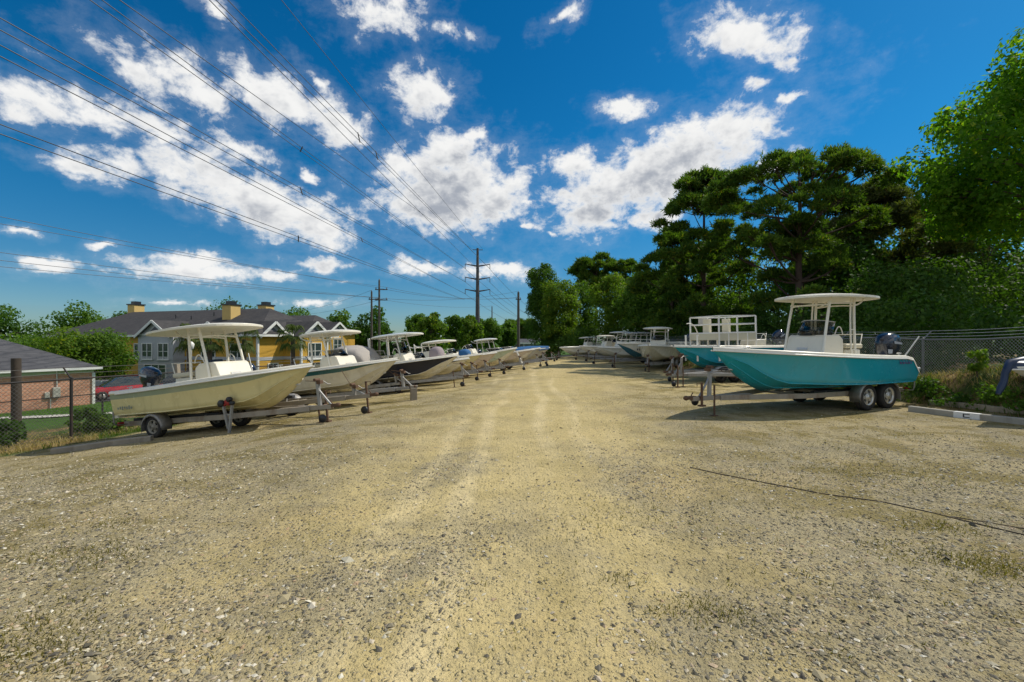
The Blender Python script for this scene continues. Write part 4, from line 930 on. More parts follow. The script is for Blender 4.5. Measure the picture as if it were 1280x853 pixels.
def ground_line(pix, r, name, mt, label, cat):
    P = []
    for px, py in pix:
        x, y = ground_at(px, py); P.append(Vector((x, y, 0)))
    out = []
    for i in range(len(P)-1):
        for k in range(6):
            p = P[i].lerp(P[i+1], k/6); p.x += .03*mnoise.noise(p*1.7); p.z = gz(p.x, p.y)+r*.6; out.append(p)
    m = MB(); m.tube(out, r, 6); return tag(m.build(name, mt), label, cat)
M_cable = mat('dark_cable', (.06, .045, .03), .85, var=.4, scale=20, dirt=(.26, .19, .09), dirt_amt=.85)
ground_line([(862, 585), (900, 594), (960, 606), (1030, 619), (1100, 629), (1170, 644), (1230, 659), (1310, 678)], .0075, 'cable', M_cable, 'dark cable snaking over the gravel, the longer and nearer one', 'cable')
ground_line([(1195, 648), (1240, 655), (1310, 667)], .006, 'cable', M_cable, 'short thin cable beside the longer cable at the edge of the gravel', 'cable')

# ------------------------------------------------------------------ fences
M_postb = mat('black_fence_post', (.022, .02, .018), .7, var=.3, dirt=(.12, .06, .03), dirt_amt=.5)
M_fgalv = mat('fence_galvanized', (.20, .21, .20), .5, .5, var=.2)
M_wireb = mat('dark_fence_wire', (.10, .095, .085), .6, .3, var=.2)
def chainlink(root, base, height, spacing, r, mt, base_off=.03, name='chain_link'):
    """base: ground polyline; two sets of diagonal wires"""
    cum = [0.]
    for i in range(len(base)-1): cum.append(cum[-1]+(base[i+1]-base[i]).length)
    Lt = cum[-1]
    def at(s, z):
        s = min(max(s, 0), Lt); i = 0
        while i < len(cum)-2 and cum[i+1] < s: i += 1
        f = (s-cum[i])/max(1e-6, cum[i+1]-cum[i]); p = base[i].lerp(base[i+1], f); return Vector((p.x, p.y, p.z+base_off+z))
    V = []; Fq = []
    hh = height-base_off
    n = int((Lt+hh)/spacing)
    for sg in (1, -1):
        for k in range(n+1):
            s0 = k*spacing-(hh if sg > 0 else 0); pts = []
            za, zb = 0., hh; sa, sb = (s0, s0+hh) if sg > 0 else (s0, s0-hh)
            if sg > 0:
                if sa < 0: za = -sa; sa = 0
                if sb > Lt: zb = hh-(sb-Lt); sb = Lt
            else:
                if sb < 0: zb = sa; sb = 0
                if sa > Lt: za = sa-Lt; sa = Lt
            if zb-za < .05: continue
            a, b = at(sa, za), at(sb, zb); dv = (b-a).normalized(); u = dv.cross(Vector((0,0,1))).normalized(); w = dv.cross(u); o = len(V)
            a = a+u*r*sg; b = b+u*r*sg
            for q in (a, b):
                for j in range(3): th = 2.094*j; V.append(q+(u*math.cos(th)+w*math.sin(th))*r)
            for j in range(3): Fq.append((o+j, o+(j+1) % 3, o+3+(j+1) % 3, o+3+j))
    return npmesh(name, np.array(V), np.array(Fq), mt, root)
def fence(pts, height, label, mt_post, mt_wire, spacing, r, every=3., prad=.03, rail=.021, arms=0, strands=0, arm_side=1, bottom=False, skip=()):
    """pts: (x, y) polyline"""
    base = []
    for i in range(len(pts)-1):
        a, c = Vector((*pts[i], 0)), Vector((*pts[i+1], 0)); n = max(1, int((c-a).length/1.5))
        for k in range(n): base.append(a.lerp(c, k/n))
    base.append(Vector((*pts[-1], 0)))
    base = [Vector((p.x, p.y, gz(p.x, p.y))) for p in base]
    root = empty('chain_link_fence', base[0], (0, 0, 0), label, 'fence'); off = base[0].copy(); lb = [p-off for p in base]
    chainlink(root, lb, height, spacing, r, mt_wire)
    m = MB(); m.tube([p+Vector((0, 0, height)) for p in lb], rail, 8); m.build('top_rail', mt_post, root)
    if bottom: m = MB(); m.tube([p+Vector((0, 0, .05)) for p in lb], .006, 6); m.build('tension_wire', mt_wire, root)
    acc = 0; last = None; tops = []
    for i, p in enumerate(lb):
        if last is None or (p-last).length >= every or i == len(lb)-1:
            last = p; m = MB(); m.tube([p+Vector((0, 0, -.1)), p+Vector((0, 0, height+.02))], prad, 8); m.blob(p+Vector((0, 0, height+.03)), (prad*1.15, prad*1.15, prad*.9), 0, 10, 6)
            if arms:
                dr = (lb[min(i+1, len(lb)-1)]-lb[max(i-1, 0)]).normalized(); sd = Vector((-dr.y, dr.x, 0))*arm_side
                m.tube([p+Vector((0, 0, height)), p+sd*arms+Vector((0, 0, height+arms))], prad*.6, 6); tops.append((p, sd))
            m.build('post', mt_post, root)
    for k in range(strands):
        f = (k+1)/strands; m = MB()
        P = [p+sd*arms*f+Vector((0, 0, height+arms*f)) for p, sd in tops]; Q = []
        for i in range(len(P)-1):
            for j in range(4): q = P[i].lerp(P[i+1], j/4); q.z -= .03*math.sin(math.pi*j/4); Q.append(q)
        Q.append(P[-1]); m.tube(Q, .007, 5); m.build('barbed_wire', mt_wire, root)
    return root
fence([(12.35, 4.5), (12.35, 12.), (12.3, 22.), (12.6, 40.), (13.5, 60.)], 1.32, 'galvanized chain link fence with barbed wire along the wooded bank', M_fgalv, mat('bright_fence_wire', (.38, .40, .39), .45, .4, var=.2), .085, .0042, every=3.0, arms=.26, strands=3, arm_side=-1, bottom=True)
# left: the black fence along the lot
p0 = Vector(ground_at(89, 551)); dl = Vector((.262, .965)); P = [tuple(p0-dl*4.4), tuple(p0), tuple(p0+dl*14), tuple(p0+dl*32), tuple(p0+dl*46)]
fence(P, 1.66, 'dark chain link fence between the storage lot and the brick shed', M_postb, M_wireb, .10, .004, every=4.2, prad=.035, arms=.30, strands=2, arm_side=1, bottom=True)
q0, q1 = Vector(ground_at(-60, 540)), Vector(ground_at(128, 518)); 
fence([tuple(q0), tuple(q0.lerp(q1, .55)), tuple(q1)], .95, 'low dark chain link fence on the lawn before the brick shed', M_postb, M_wireb, .11, .0025, every=3.4, prad=.035)
x, y = ground_at(20, 546); m = MB(); m.tube([(x, y, gz(x, y)-.1), (x+.01, y, gz(x, y)+1.2), (x, y, gz(x, y)+2.42)], [.125, .12, .115], 14)
tag(m.build('wooden_post', mat('creosoted_post', (.055, .042, .03), .9, var=.35, scale=4, bump=.8, bscale=18)), 'thick round dark wooden post beside the black chain link fence', 'post')

# ------------------------------------------------------------------ trees
rngT = np.random.default_rng(11)
def leaf_quads(P, N, size, asp, r):
    """P centres, N rough normals -> folded leaf-shaped quads"""
    n = len(P); rd = r.normal(size=(n, 3)); a = np.cross(N, rd); a /= np.linalg.norm(a, axis=1, keepdims=True)+1e-9
    b = np.cross(N, a); b /= np.linalg.norm(b, axis=1, keepdims=True)+1e-9
    s = size*r.uniform(.6, 1.35, n)[:, None]
    V = np.stack([P-a*s*.5, P-b*s*asp*.5+a*s*.05, P+a*s*.5-N*s*.12, P+b*s*asp*.5+a*s*.05], 1).reshape(-1, 3)
    return V, np.arange(n*4).reshape(-1, 4)
def needle_tufts(P, D, size, k, r):
    """k narrow blades fanning out of every P about the direction D"""
    n = len(P); P = np.repeat(P, k, 0); D = np.repeat(D, k, 0)+r.normal(0, .75, (n*k, 3)); D /= np.linalg.norm(D, axis=1, keepdims=True)+1e-9
    sd = np.cross(D, r.normal(size=(n*k, 3))); sd /= np.linalg.norm(sd, axis=1, keepdims=True)+1e-9
    L = (size*r.uniform(.6, 1.2, n*k))[:, None]; w = L*.13
    V = np.stack([P-sd*w, P+sd*w, P+D*L+sd*w*.3, P+D*L-sd*w*.3], 1).reshape(-1, 3)
    return V, np.arange(n*k*4).reshape(-1, 4)
M_bark = mat('bark', (.10, .075, .055), .95, var=.35, scale=6, bump=.9, bscale=14)
M_pbark = mat('pine_bark', (.075, .05, .038), .95, var=.35, scale=5, bump=.9, bscale=12)
LEAF = {
 'maple': leafmat('maple_leaf', (.065, .16, .015), (.17, .30, .022), .60, (.30, .36, .03)),
 'bright': leafmat('bright_leaf', (.06, .13, .014), (.17, .25, .022), .45, (.30, .31, .03)),
 'dark': leafmat('dark_leaf', (.035, .095, .015), (.10, .18, .023), .42),
 'mid': leafmat('mid_leaf', (.05, .12, .015), (.14, .225, .026), .45),
 'pine': leafmat('pine_needle', (.04, .10, .018), (.13, .20, .028), .40, (.24, .23, .03)),
 'dry': leafmat('dull_pine_needle', (.06, .085, .026), (.14, .16, .045), .30, (.2, .16, .05)),
 'palm': leafmat('palm_frond', (.035, .07, .012), (.10, .13, .025), .25),
 'shrub': leafmat('shrub_leaf', (.028, .08, .012), (.085, .15, .02), .40)}
def crown_points(h0, h1, w, nc, r, shape='round', d=None):
    """clump centres and radii filling a crown with gaps"""
    out = []; d = d or w
    for i in range(nc):
        for _ in range(40):
            u = r.uniform(-1, 1, 3); q = np.linalg.norm(u)
            if q > 1 or q < .35: continue
            zz = (u[2]+1)/2
            k = {'round': 1., 'cone': 1.15-zz*.85, 'column': 1., 'flat': .55+.55*zz, 'vase': .65+.4*zz}[shape]
            if shape == 'column': u[:2] /= max(.4, math.sqrt(max(.05, 1-abs(u[2])**3)))*1.15
            break
        out.append((u[0]*w/2*k*.88, u[1]*d/2*k*.88, h0+(h1-h0)*(.06+.88*zz), r.uniform(.13, .23)*w*(.7 if shape in ('column', 'cone') else 1)))
    return out
def tree(name, x, y, h, w, h0, leaf, n, size, label, shape='round', seed=0, nc=30, kind='leaf', lean=(0, 0), cr=None, trunk_r=None, group=None, d=None, cat='tree', z=None, puffs=None, up=.25, branches=12):
    r = np.random.default_rng(seed); z0 = gz(x, y) if z is None else z
    t = empty(name, (x, y, z0), (0, 0, 0), label, cat, group)
    cl = crown_points(h0, h, w, nc, r, shape, d)
    if cr: cl = [(a_, b_, c_, r.uniform(*cr)) for a_, b_, c_, _ in cl]
    if puffs: cl = puffs
    cl = [(cx+lean[0]*cz/h, cy+lean[1]*cz/h, cz, cr) for cx, cy, cz, cr in cl]
    tr = trunk_r or max(.08, h*.016); m = MB(); ht = h*.88 if kind == 'pine' else h*.62
    top = Vector((lean[0]*ht/h, lean[1]*ht/h, ht)); path = [Vector((0, 0, -.2)).lerp(top, f)+Vector((.10*mnoise.noise(Vector((seed, f*3, 0))), .10*mnoise.noise(Vector((f*3, seed, 1))), 0))*h*.05 for f in [i/9 for i in range(10)]]
    m.tube(path, [tr*(1.25 if i == 0 else 1-.085*i) for i in range(10)], 10)
    idx = sorted(range(len(cl)), key=lambda i: -cl[i][3])[:branches]
    for i in idx:
        cx, cy, cz, cr = cl[i]; f = min(.97, max(.22, (cz-.22*math.hypot(cx, cy))/ht)); s = path[int(f*9)]; e = Vector((cx, cy, cz)); mid = s.lerp(e, .5)+Vector((0, 0, -.04*h if kind == 'pine' else .03*h))
        rr = tr*.42*(1.1-.6*f); m.tube(arc(s, mid, e, 6), [rr*(1-.13*k) for k in range(7)], 6)
        for _ in range(2):
            e2 = e+Vector(np.clip(r.normal(0, cr*.45, 3), -cr*.8, cr*.8)); m.tube([mid.lerp(e, .4), e.lerp(e2, .5), e2], [rr*.45, rr*.3, rr*.12], 5)
    m.build('trunk', M_pbark if kind == 'pine' else M_bark, t)
    wts = np.array([c[3]**2 for c in cl]); wts /= wts.sum(); which = r.choice(len(cl), n, p=wts); Cc = np.array(cl)[which]
    dr = r.normal(size=(n, 3)); dr /= np.linalg.norm(dr, axis=1, keepdims=True)
    if kind == 'pine': dr[:, 2] = np.abs(dr[:, 2])*1.1-.38
    rad = Cc[:, 3]*(.45+.6*np.sqrt(r.random(n)))*(1+.25*np.sin(dr[:, 0]*5+which)*np.cos(dr[:, 1]*4+which*2))
    if kind == 'pine': rad *= np.where(r.random(n) < .16, r.uniform(1.1, 1.6, n), 1.)
    sq = np.array([1, 1, .70 if kind == 'pine' else .8])
    P = Cc[:, :3]+dr*sq*rad[:, None]
    N = dr*.8+r.normal(0, .45, (n, 3))+np.array([0, 0, up]); N /= np.linalg.norm(N, axis=1, keepdims=True)
    if kind == 'pine': V, Fq = needle_tufts(P, dr+np.array([0, 0, .5]), size, 4, r)
    else: V, Fq = leaf_quads(P, N, size, .62, r)
    npmesh('crown', V, Fq, LEAF[leaf], t)
    return t
WOOD = 'trees of the wood along the lot'
# --- the wood on the right
def umbrella_puffs(h, hb, w, n, r, tilt=0., pr=(.4, .85)):
    """clusters at the ends of rising limbs: a broad, flat-topped pine"""
    out = []
    for i in range(n):
        a = r.uniform(0, 2*math.pi); q = math.sqrt(r.random()); rr = w/2*q; zt = h*(1-.16*q*q)
        lay = r.choice([0, 0, 0, 1, 1, 2]); z = zt-lay*(h-hb)*.30-r.uniform(0, .05)*h; k = (1, 1.0, .82)[lay]
        out.append((math.cos(a)*rr*k, math.sin(a)*rr*k*.8, max(hb, z+tilt*math.cos(a)*rr), r.uniform(*pr)))
    return out
rr = np.random.default_rng(5)
def layered_puffs(h, hb, w, n, r, flat=.35, pr=(.55, 1.)):
    """clusters filling a tall irregular pine crown from its skirts to its broken top"""
    out = []
    for i in range(n):
        f = r.random()**.9; z = hb+(h-hb)*f; a = r.uniform(0, 2*math.pi); k = (1-f)**.55 if flat == 0 else min(1, (1.02-f)/flat)**.5
        q = (.35+.65*math.sqrt(r.random()))*k*(.8+.35*math.sin(a*3+f*9)); out.append((math.cos(a)*w/2*q, math.sin(a)*w/2*q, z, r.uniform(*pr)))
    return out
tree('pine_tree', 18.0, 28.5, 12.9, 10.5, 6, 'pine', 27000, .25, 'tall broad flat-topped pine with an open crown of bare limbs', kind='pine', seed=5, puffs=umbrella_puffs(12.7, 6.2, 10.8, 92, rr, pr=(.35, .75))+layered_puffs(8.5, 3.0, 8.5, 22, rr, .5), branches=44, trunk_r=.30, group=WOOD)
tree('pine_tree', 15.2, 36.0, 14.4, 6.4, 3.0, 'pine', 22000, .32, 'dark layered pine just left of the flat-topped pine', 'vase', 6, 46, 'pine', group=WOOD, trunk_r=.24, puffs=layered_puffs(14.2, 1.5, 7.6, 84, rr, .3, (.42, .85)), branches=30)
tree('pine_tree', 14.8, 42.0, 11.6, 6.2, 1.2, 'pine', 18000, .34, 'shorter bushy pine left of the dark layered pine', 'cone', 7, 44, 'pine', group=WOOD, trunk_r=.2, puffs=layered_puffs(11.4, .8, 6.8, 74, rr, .6, (.42, .85)), branches=26)
tree('pine_tree', 27.5, 35.0, 12.6, 10, 2., 'dry', 24000, .36, 'dull brownish green pine behind the hardtop of the turquoise boat', 'round', 8, 50, 'pine', group=WOOD, puffs=layered_puffs(12.6, 1.0, 11, 110, rr, .35, (.6, 1.2)), branches=30)
tree('maple_tree', 26.3, 21.5, 16.2, 12.4, 5.2, 'maple', 36000, .25, 'bright green maple leaning over the fence, tallest tree of the wood', 'round', 9, 120, cr=(.7, 1.35), group=WOOD, trunk_r=.33, branches=20)
tree('broadleaf_tree', 19.0, 38.0, 9.0, 7.5, .5, 'mid', 12000, .26, 'mid-green bushy tree under the flat-topped pine', 'round', 10, 36, group=WOOD)
tree('broadleaf_tree', 33.5, 32.0, 12.5, 10, .5, 'dark', 12000, .34, 'dark broadleaf tree behind the maple', 'round', 12, 40, group=WOOD)
tree('broadleaf_tree', 23.5, 33.0, 8.2, 7.5, .2, 'dark', 11000, .26, 'dark low tree between flat-topped pine and maple', 'round', 13, 36, group=WOOD)
tree('broadleaf_tree', 20.0, 24.0, 5.2, 6.5, .1, 'shrub', 10000, .2, 'dark shrubby tree in deep shade behind the fence', 'round', 14, 30, group=WOOD)
tree('broadleaf_tree', 26.5, 27.5, 6.6, 7.5, .1, 'shrub', 10000, .22, 'dark shrubby tree in deep shade under the maple', 'round', 15, 30, group=WOOD)
tree('broadleaf_tree', 12.3, 54.0, 9.6, 6.8, .3, 'bright', 20000, .24, 'sunny yellow-green tree at the far bend of the wood', 'round', 16, 80, cr=(.6, 1.2), group=WOOD)
tree('broadleaf_tree', 14.0, 48.0, 9.2, 5.6, .2, 'mid', 18000, .24, 'mid-green tree between the far sunny tree and the bushy pine', 'round', 17, 70, cr=(.6, 1.1), group=WOOD)
tree('broadleaf_tree', 5.9, 57.0, 10.8, 5.6, .2, 'bright', 22000, .24, 'leafy light green tree at the far left end of the wood', 'column', 18, 110, cr=(.55, 1.0), group=WOOD)
tree('cedar_tree', 4.0, 60.5, 13.6, 4.6, .2, 'dark', 22000, .24, 'dark columnar tree, leftmost of the wood', 'column', 19, 120, cr=(.5, .95), group=WOOD)
tree('broadleaf_tree', 9.3, 62.0, 10.4, 6.0, .2, 'mid', 18000, .26, 'dense green tree between the far light tree and the far pines', 'round', 20, 70, cr=(.6, 1.2), group=WOOD)
tree('pine_tree', 12.9, 70.0, 14.6, 6.0, 6, 'pine', 7000, .5, 'far pine with a rounded crown above the broadleaf trees', kind='pine', seed=21, puffs=umbrella_puffs(14.6, 7, 6.2, 50, rr, pr=(.5, 1.)), group=WOOD, branches=16)
tree('pine_tree', 16.3, 68.0, 14.4, 3.4, 8, 'pine', 3600, .5, 'far slim pine with a small tufted top', kind='pine', seed=22, puffs=umbrella_puffs(14.2, 9, 3.6, 20, rr, pr=(.4, .8)), group=WOOD, branches=10)
tree('broadleaf_tree', 18.0, 55.0, 11.0, 7.5, .5, 'dark', 10000, .3, 'dark tree behind the far sunny tree', 'round', 23, 36, group=WOOD)
tree('broadleaf_tree', 20.0, 46.0, 12.0, 8, .5, 'dark', 10000, .32, 'dark tree behind the bushy pine', 'round', 24, 36, group=WOOD)
tree('broadleaf_tree', 31.0, 44.0, 14.0, 11, .5, 'dark', 9000, .4, 'deep wood tree far behind the brownish pine', 'round', 25, 36, group=WOOD)
tree('broadleaf_tree', 39.0, 40.0, 15.0, 12, .5, 'dark', 9000, .42, 'deep wood tree far behind the maple', 'round', 26, 36, group=WOOD)
# undergrowth as single bushes along the fence
k = 0
BL = ['dark bush behind the fence near the big maple', 'dark bush behind the fence right of the outboard', 'dark bush behind the turquoise boat bow', 'rounded bush behind the tower boat', 'low dark bush behind the square hardtop', 'bush behind the blue-bottomed boat', 'bush behind the flat grey hardtop', 'bush behind the blue-striped boat', 'bush beyond the long white skiff', 'bush at the foot of the dark columnar tree']
for (x, y, h, w) in ((16.5, 13.8, 2.6, 3.8), (15.9, 18.0, 3.2, 4.4), (16., 23., 3.4, 4.6), (15.8, 28.5, 3.4, 4.6), (15.6, 34., 3.8, 5.), (15.4, 39.5, 3.6, 5.), (14.9, 45., 3.6, 5.), (13.2, 50.5, 3.2, 5.), (8.5, 54.0, 3.4, 5.5), (4.6, 57., 3.6, 4.2)):
    tree('bush', x, y, h, w, -.2, 'shrub', 5000, .17, BL[k], 'round', 40+k, 20, group='undergrowth along the wood', cat='bush', trunk_r=.05); k += 1
# --- beyond the lot, to the left
FAR = 'far trees behind the lot and apartments'
far = [(-28.0, 76, 9.6, 6.5, 'mid', 'light green tree left of the two timber poles'), (-23.2, 78, 10.4, 6.2, 'dark', 'dark rounded tree behind the timber poles'), (-33.0, 82, 8.6, 6.5, 'mid', 'mid-green tree right of the yellow apartments'),
       (-16.5, 80, 8.4, 6.0, 'mid', 'low green tree right of the timber poles'), (-13.2, 74, 8.9, 5.2, 'bright', 'bright bushy tree behind the navy boat'), (-11.2, 90, 9.6, 5.0, 'mid', 'green tree just left of the steel pole'), (-7.6, 84, 8.4, 4.6, 'bright', 'light green tree at the steel pole'), (-4.4, 92, 8.4, 5.2, 'mid', 'green tree just right of the steel pole'),
       (-20.0, 95, 9.4, 7, 'dark', 'dark tree far behind the canvas-covered boat'), (-9.0, 110, 10, 7, 'dark', 'dark tree far behind the steel pole'), (-1.0, 100, 7.2, 5, 'mid', 'low tree behind the slim far pole'),
       (-78, 70, 10.6, 10, 'dark', 'tall dark tree beyond the shed, left of two'), (-68, 72, 11.4, 10, 'mid', 'tall green tree beyond the shed, right of two'), (-66, 78, 10.5, 7, 'dark', 'dark tree beside the left chimney'), (-62, 100, 14.5, 12, 'dark', 'dark treetop behind the apartment ridge, left'), (-52, 104, 14.5, 11, 'mid', 'treetop behind the apartment ridge, right')]
for i, (x, y, h, w, lf, lab) in enumerate(far): tree('broadleaf_tree', x, y, h, w, .6, lf, 5500, .34+.0016*y, lab, 'round', 60+i, 30, group=FAR)
row = [(-49.5, 40, 6.6, 8, 'mid', 'green tree over the shed roof, leftmost of its row'), (-44.5, 41, 6.2, 7.5, 'mid', 'green tree over the middle of the shed roof'), (-39.8, 41, 6.3, 7, 'bright', 'green tree over the low end of the shed roof'), (-38.6, 42.5, 6.1, 5.6, 'mid', 'dense green tree between the shed and the apartments')]
for i, (x, y, h, w, lf, lab) in enumerate(row): tree('broadleaf_tree', x, y, h, w, .8, lf, 10000, .24, lab, 'round', 90+i, 36, group='leafy trees behind the shed')
for k, (px, dd) in enumerate(((645, 150), (652, 158), (660, 150), (637, 165))):
    x = (px-640)/F*dd; tree('pine_tree', x, dd, 9.5+k*.6, 6, 2, 'pine', 2200, .9, 'far small pine on the skyline, number %d from the slim pole' % (k+1) if 0 else ['far small pine just right of the slim far pole', 'far small pine midway between slim and thick poles', 'far small pine against the thick right pole', 'far small pine behind the slim far pole'][k], 'round', 120+k, 18, 'pine', group='far pines on the skyline')
# --- sabal palms before the apartments
def palm(x, y, h, label, seed):
    r = random.Random(seed); t = empty('palm_tree', (x, y, gz(x, y)), (0, 0, 0), label, 'palm', 'palms before the apartments')
    m = MB(); m.tube([(0, 0, -.1), (.03, 0, h*.5), (0, .02, h)], [.20, .17, .19], 10); m.build('trunk', M_bark, t)
    V = []; Fq = []
    for i in range(46):
        a = r.uniform(0, 2*math.pi); e = r.uniform(-.9, 1.3); L = r.uniform(.8, 1.35); d = Vector((math.cos(a)*math.cos(e), math.sin(a)*math.cos(e), math.sin(e))); s = d.cross(Vector((0,0,1))).normalized(); c = Vector((0, 0, h+.1))+d*.25
        c2 = c+d*L*.55
        for q in range(9):
            f = (q-4)/4; dd = (d*(1-.35*abs(f))+s*f*.9).normalized()*L*.75; tip = c2+dd*.8+Vector((0, 0, -.35*L*abs(f)-.22*L)); w = .045
            o = len(V); pv = dd.cross(s+d*.2).normalized() if True else s; V += [c2-s*w*.4, c2+dd*.45+s*w, tip, c2+dd*.45-s*w]; Fq.append((o, o+1, o+2, o+3))
        o = len(V); V += [c-s*.02, c+s*.02, c2+s*.02, c2-s*.02]; Fq.append((o, o+1, o+2, o+3))
    npmesh('crown', np.array(V), np.array(Fq), LEAF['palm'], t)
for (px, py, dd, h, lab) in ((236, 424, 40, 3.9, 'palm before the white bay of the apartments'), (262, 426, 38, 3.6, 'palm behind the cream hardtop, middle of the left boat'), (305, 424, 41, 4.0, 'palm before the apartment corner window'), (366, 422, 42, 4.2, 'palm with dark trunk right of the gabled end window')):
    x = (px-640)/F*dd; hz = 1.75+(426-py)/F*dd-gz(x, dd); palm(x, dd, hz, lab, int(px))

# ------------------------------------------------------------------ plants on the verges
def leafy(x, y, h, w, leaf, n, size, label, seed, name='shrub', group=None): return tree(name, x, y, h, w, .02, leaf, n, size, label, 'round', seed, 16, group=group, cat='plant', trunk_r=.018, branches=8)
for i, (px, py, h, w, n, lf, lab) in enumerate(((8, 560, .75, .85, 1300, 'dark', 'dark leafy shrub at the foot of the wooden post'), (108, 543, .85, .95, 1500, 'mid', 'green shrub behind the black fence post'), (128, 541, .5, .7, 700, 'bright', 'low light green shrub right of the black fence post'), (150, 540, .4, .6, 500, 'mid', 'low weed under the cream boat transom'))):
    x, y = ground_at(px, py); leafy(x, y, h, w, lf, n, .10, lab, 140+i, group='shrubs along the black fence')
for i, (px, yy, xx, h, w, n, lf, lab) in enumerate(((0, 11.4, 11.65, .75, .5, 500, 'bright', 'tall light green weed on the bank by the outboard'), (0, 10.6, 11.25, .35, .9, 600, 'mid', 'dark green weed mid-bank beside the dinghy'), (0, 12.2, 11.2, .45, 1., 700, 'shrub', 'dark weed at the bank foot behind the swim platform'), (0, 9.6, 11.1, .3, .8, 500, 'mid', 'creeping weed on the bank under the dinghy bow'), (0, 11.2, 11.0, .3, .9, 500, 'shrub', 'low dark weed at the foot of the bank'))):
    leafy(xx, yy, h, w, lf, n, .085, lab, 150+i, 'weed', 'weeds on the bank')
pts = []; pts2 = []; pts3 = []
for k in range(9000):
    x, y = rngT.uniform(10.9, 12.9), rngT.uniform(5.5, 16.); z = gz(x, y)-.01
    f = mnoise.noise(Vector((x*1.1, y*.7, 4)))
    if x > 11.35 and f > -.25: pts.append((x, y, z))
    if (f < .1 or x < 11.5): pts2.append((x, y, z))
for k in range(16000):
    u = -11.2-abs(rngT.normal(0, 1.6)); y = rngT.uniform(8, 34); x = u+.27*(y-11); z = gz(x, y)-.01
    (pts3 if mnoise.noise(Vector((x*.8, y*.8, 7))) > .02 else pts).append((x, y, z))
for k in range(16000):
    y = rngT.uniform(14, 60); x = rngT.uniform(11.2, 12.9)+(.02*max(0, y-40)); pts2.append((x, y, gz(x, y)-.01))
V, Fq = blades(np.array(pts), .17, .010, 1.7, 21); tag(npmesh('dry_grass', V, Fq, M_straw), 'dry straw-coloured grass lying on the bank and verge', 'dry grass', kind='stuff')
V, Fq = blades(np.array(pts2+pts3), .16, .014, 1.0, 22); tag(npmesh('green_grass', V, Fq, M_green), 'rough green grass along both fences', 'grass', kind='stuff')
# ------------------------------------------------------------------ brick shed, lawn, parking lot
def sheet(name, pts, mt, lift=.02, step=1.2):
    """a terrain-following sheet over a convex outline"""
    P = [Vector(p) for p in pts]; n = 26; rows = []
    a, b, c, d = P
    for i in range(n+1):
        r = []
        for k in range(n+1):
            q = a.lerp(b, i/n).lerp(d.lerp(c, i/n), k/n); r.append((q.x, q.y, gz(q.x, q.y)+lift))
        rows.append(r)
    m = MB(); m.grid(rows[::-1]); o = m.build(name, mt); o['kind'] = 'structure'; return o
M_lawn = mat('lawn_turf', (.055, .13, .012), .95, var=.35, scale=2., bump=.6, bscale=30, dirt=(.14, .15, .03), dirt_amt=.5)
M_asph = mat('asphalt', (.052, .052, .054), .9, var=.2, scale=3, bump=.3, bscale=60)
def P2(px, py): return ground_at(px, py)
g1 = [P2(-220, 530), P2(136, 516), P2(150, 503), P2(-220, 517)]
sheet('lawn', g1, M_lawn, .03)
pts = []
A, B, Cc, D = [Vector(p) for p in g1]
for k in range(22000):
    f, g = rngT.random(), rngT.random(); q = A.lerp(B, f).lerp(D.lerp(Cc, f), g)
    if abs(q.x/q.y) < 1.25: pts.append((q.x, q.y, gz(q.x, q.y)+.02))
V, Fq = blades(np.array(pts), .07, .02, .6, 31); tag(npmesh('lawn_grass', V, Fq, leafmat('lawn_blade', (.05, .13, .01), (.12, .23, .02), .35)), 'bright mown grass of the lawn before the brick shed', 'grass', kind='stuff')
sheet('footpath', [P2(-220, 536), P2(140, 518.2), P2(140, 516), P2(-220, 532)], mat('pale_concrete_path', (.5, .47, .40), .9, var=.12), .045)
sheet('parking_lot', [(-46, 31.8), (-19.5, 31.2), (-17.5, 44), (-44, 44)], M_asph, .035)
def brickmat():
    m = bpy.data.materials.new('salmon_brick'); m.use_nodes = True; t = NT(m.node_tree); b = m.node_tree.nodes['Principled BSDF']
    tcn = t.n('ShaderNodeTexCoord'); s = t.n('ShaderNodeSeparateXYZ'); t.l(tcn.outputs['Object'], s.inputs[0]); c = t.n('ShaderNodeCombineXYZ')
    t.l(t.m('ADD', s.outputs[0], s.outputs[1]), c.inputs[0]); t.l(s.outputs[2], c.inputs[1])
    k = t.n('ShaderNodeTexBrick'); t.l(c.outputs[0], k.inputs['Vector']); k.inputs['Scale'].default_value = 1.; k.inputs['Brick Width'].default_value = .42; k.inputs['Row Height'].default_value = .15; k.inputs['Mortar Size'].default_value = .012
    k.inputs['Color1'].default_value = (.50, .215, .125, 1); k.inputs['Color2'].default_value = (.62, .31, .19, 1); k.inputs['Mortar'].default_value = (.55, .42, .33, 1)
    t.l(t.mix(t.m('MULTIPLY', t.noise(tcn.outputs['Object'], 2., 4), .35), k.outputs[0], (.42, .22, .14)), b.inputs['Base Color']); b.inputs['Roughness'].default_value = .9
    bn = t.n('ShaderNodeBump'); bn.inputs['Strength'].default_value = .5; bn.inputs['Distance'].default_value = .01; t.l(k.outputs[1], bn.inputs['Height']); bn.invert = True; t.l(bn.outputs[0], b.inputs['Normal'])
    return m
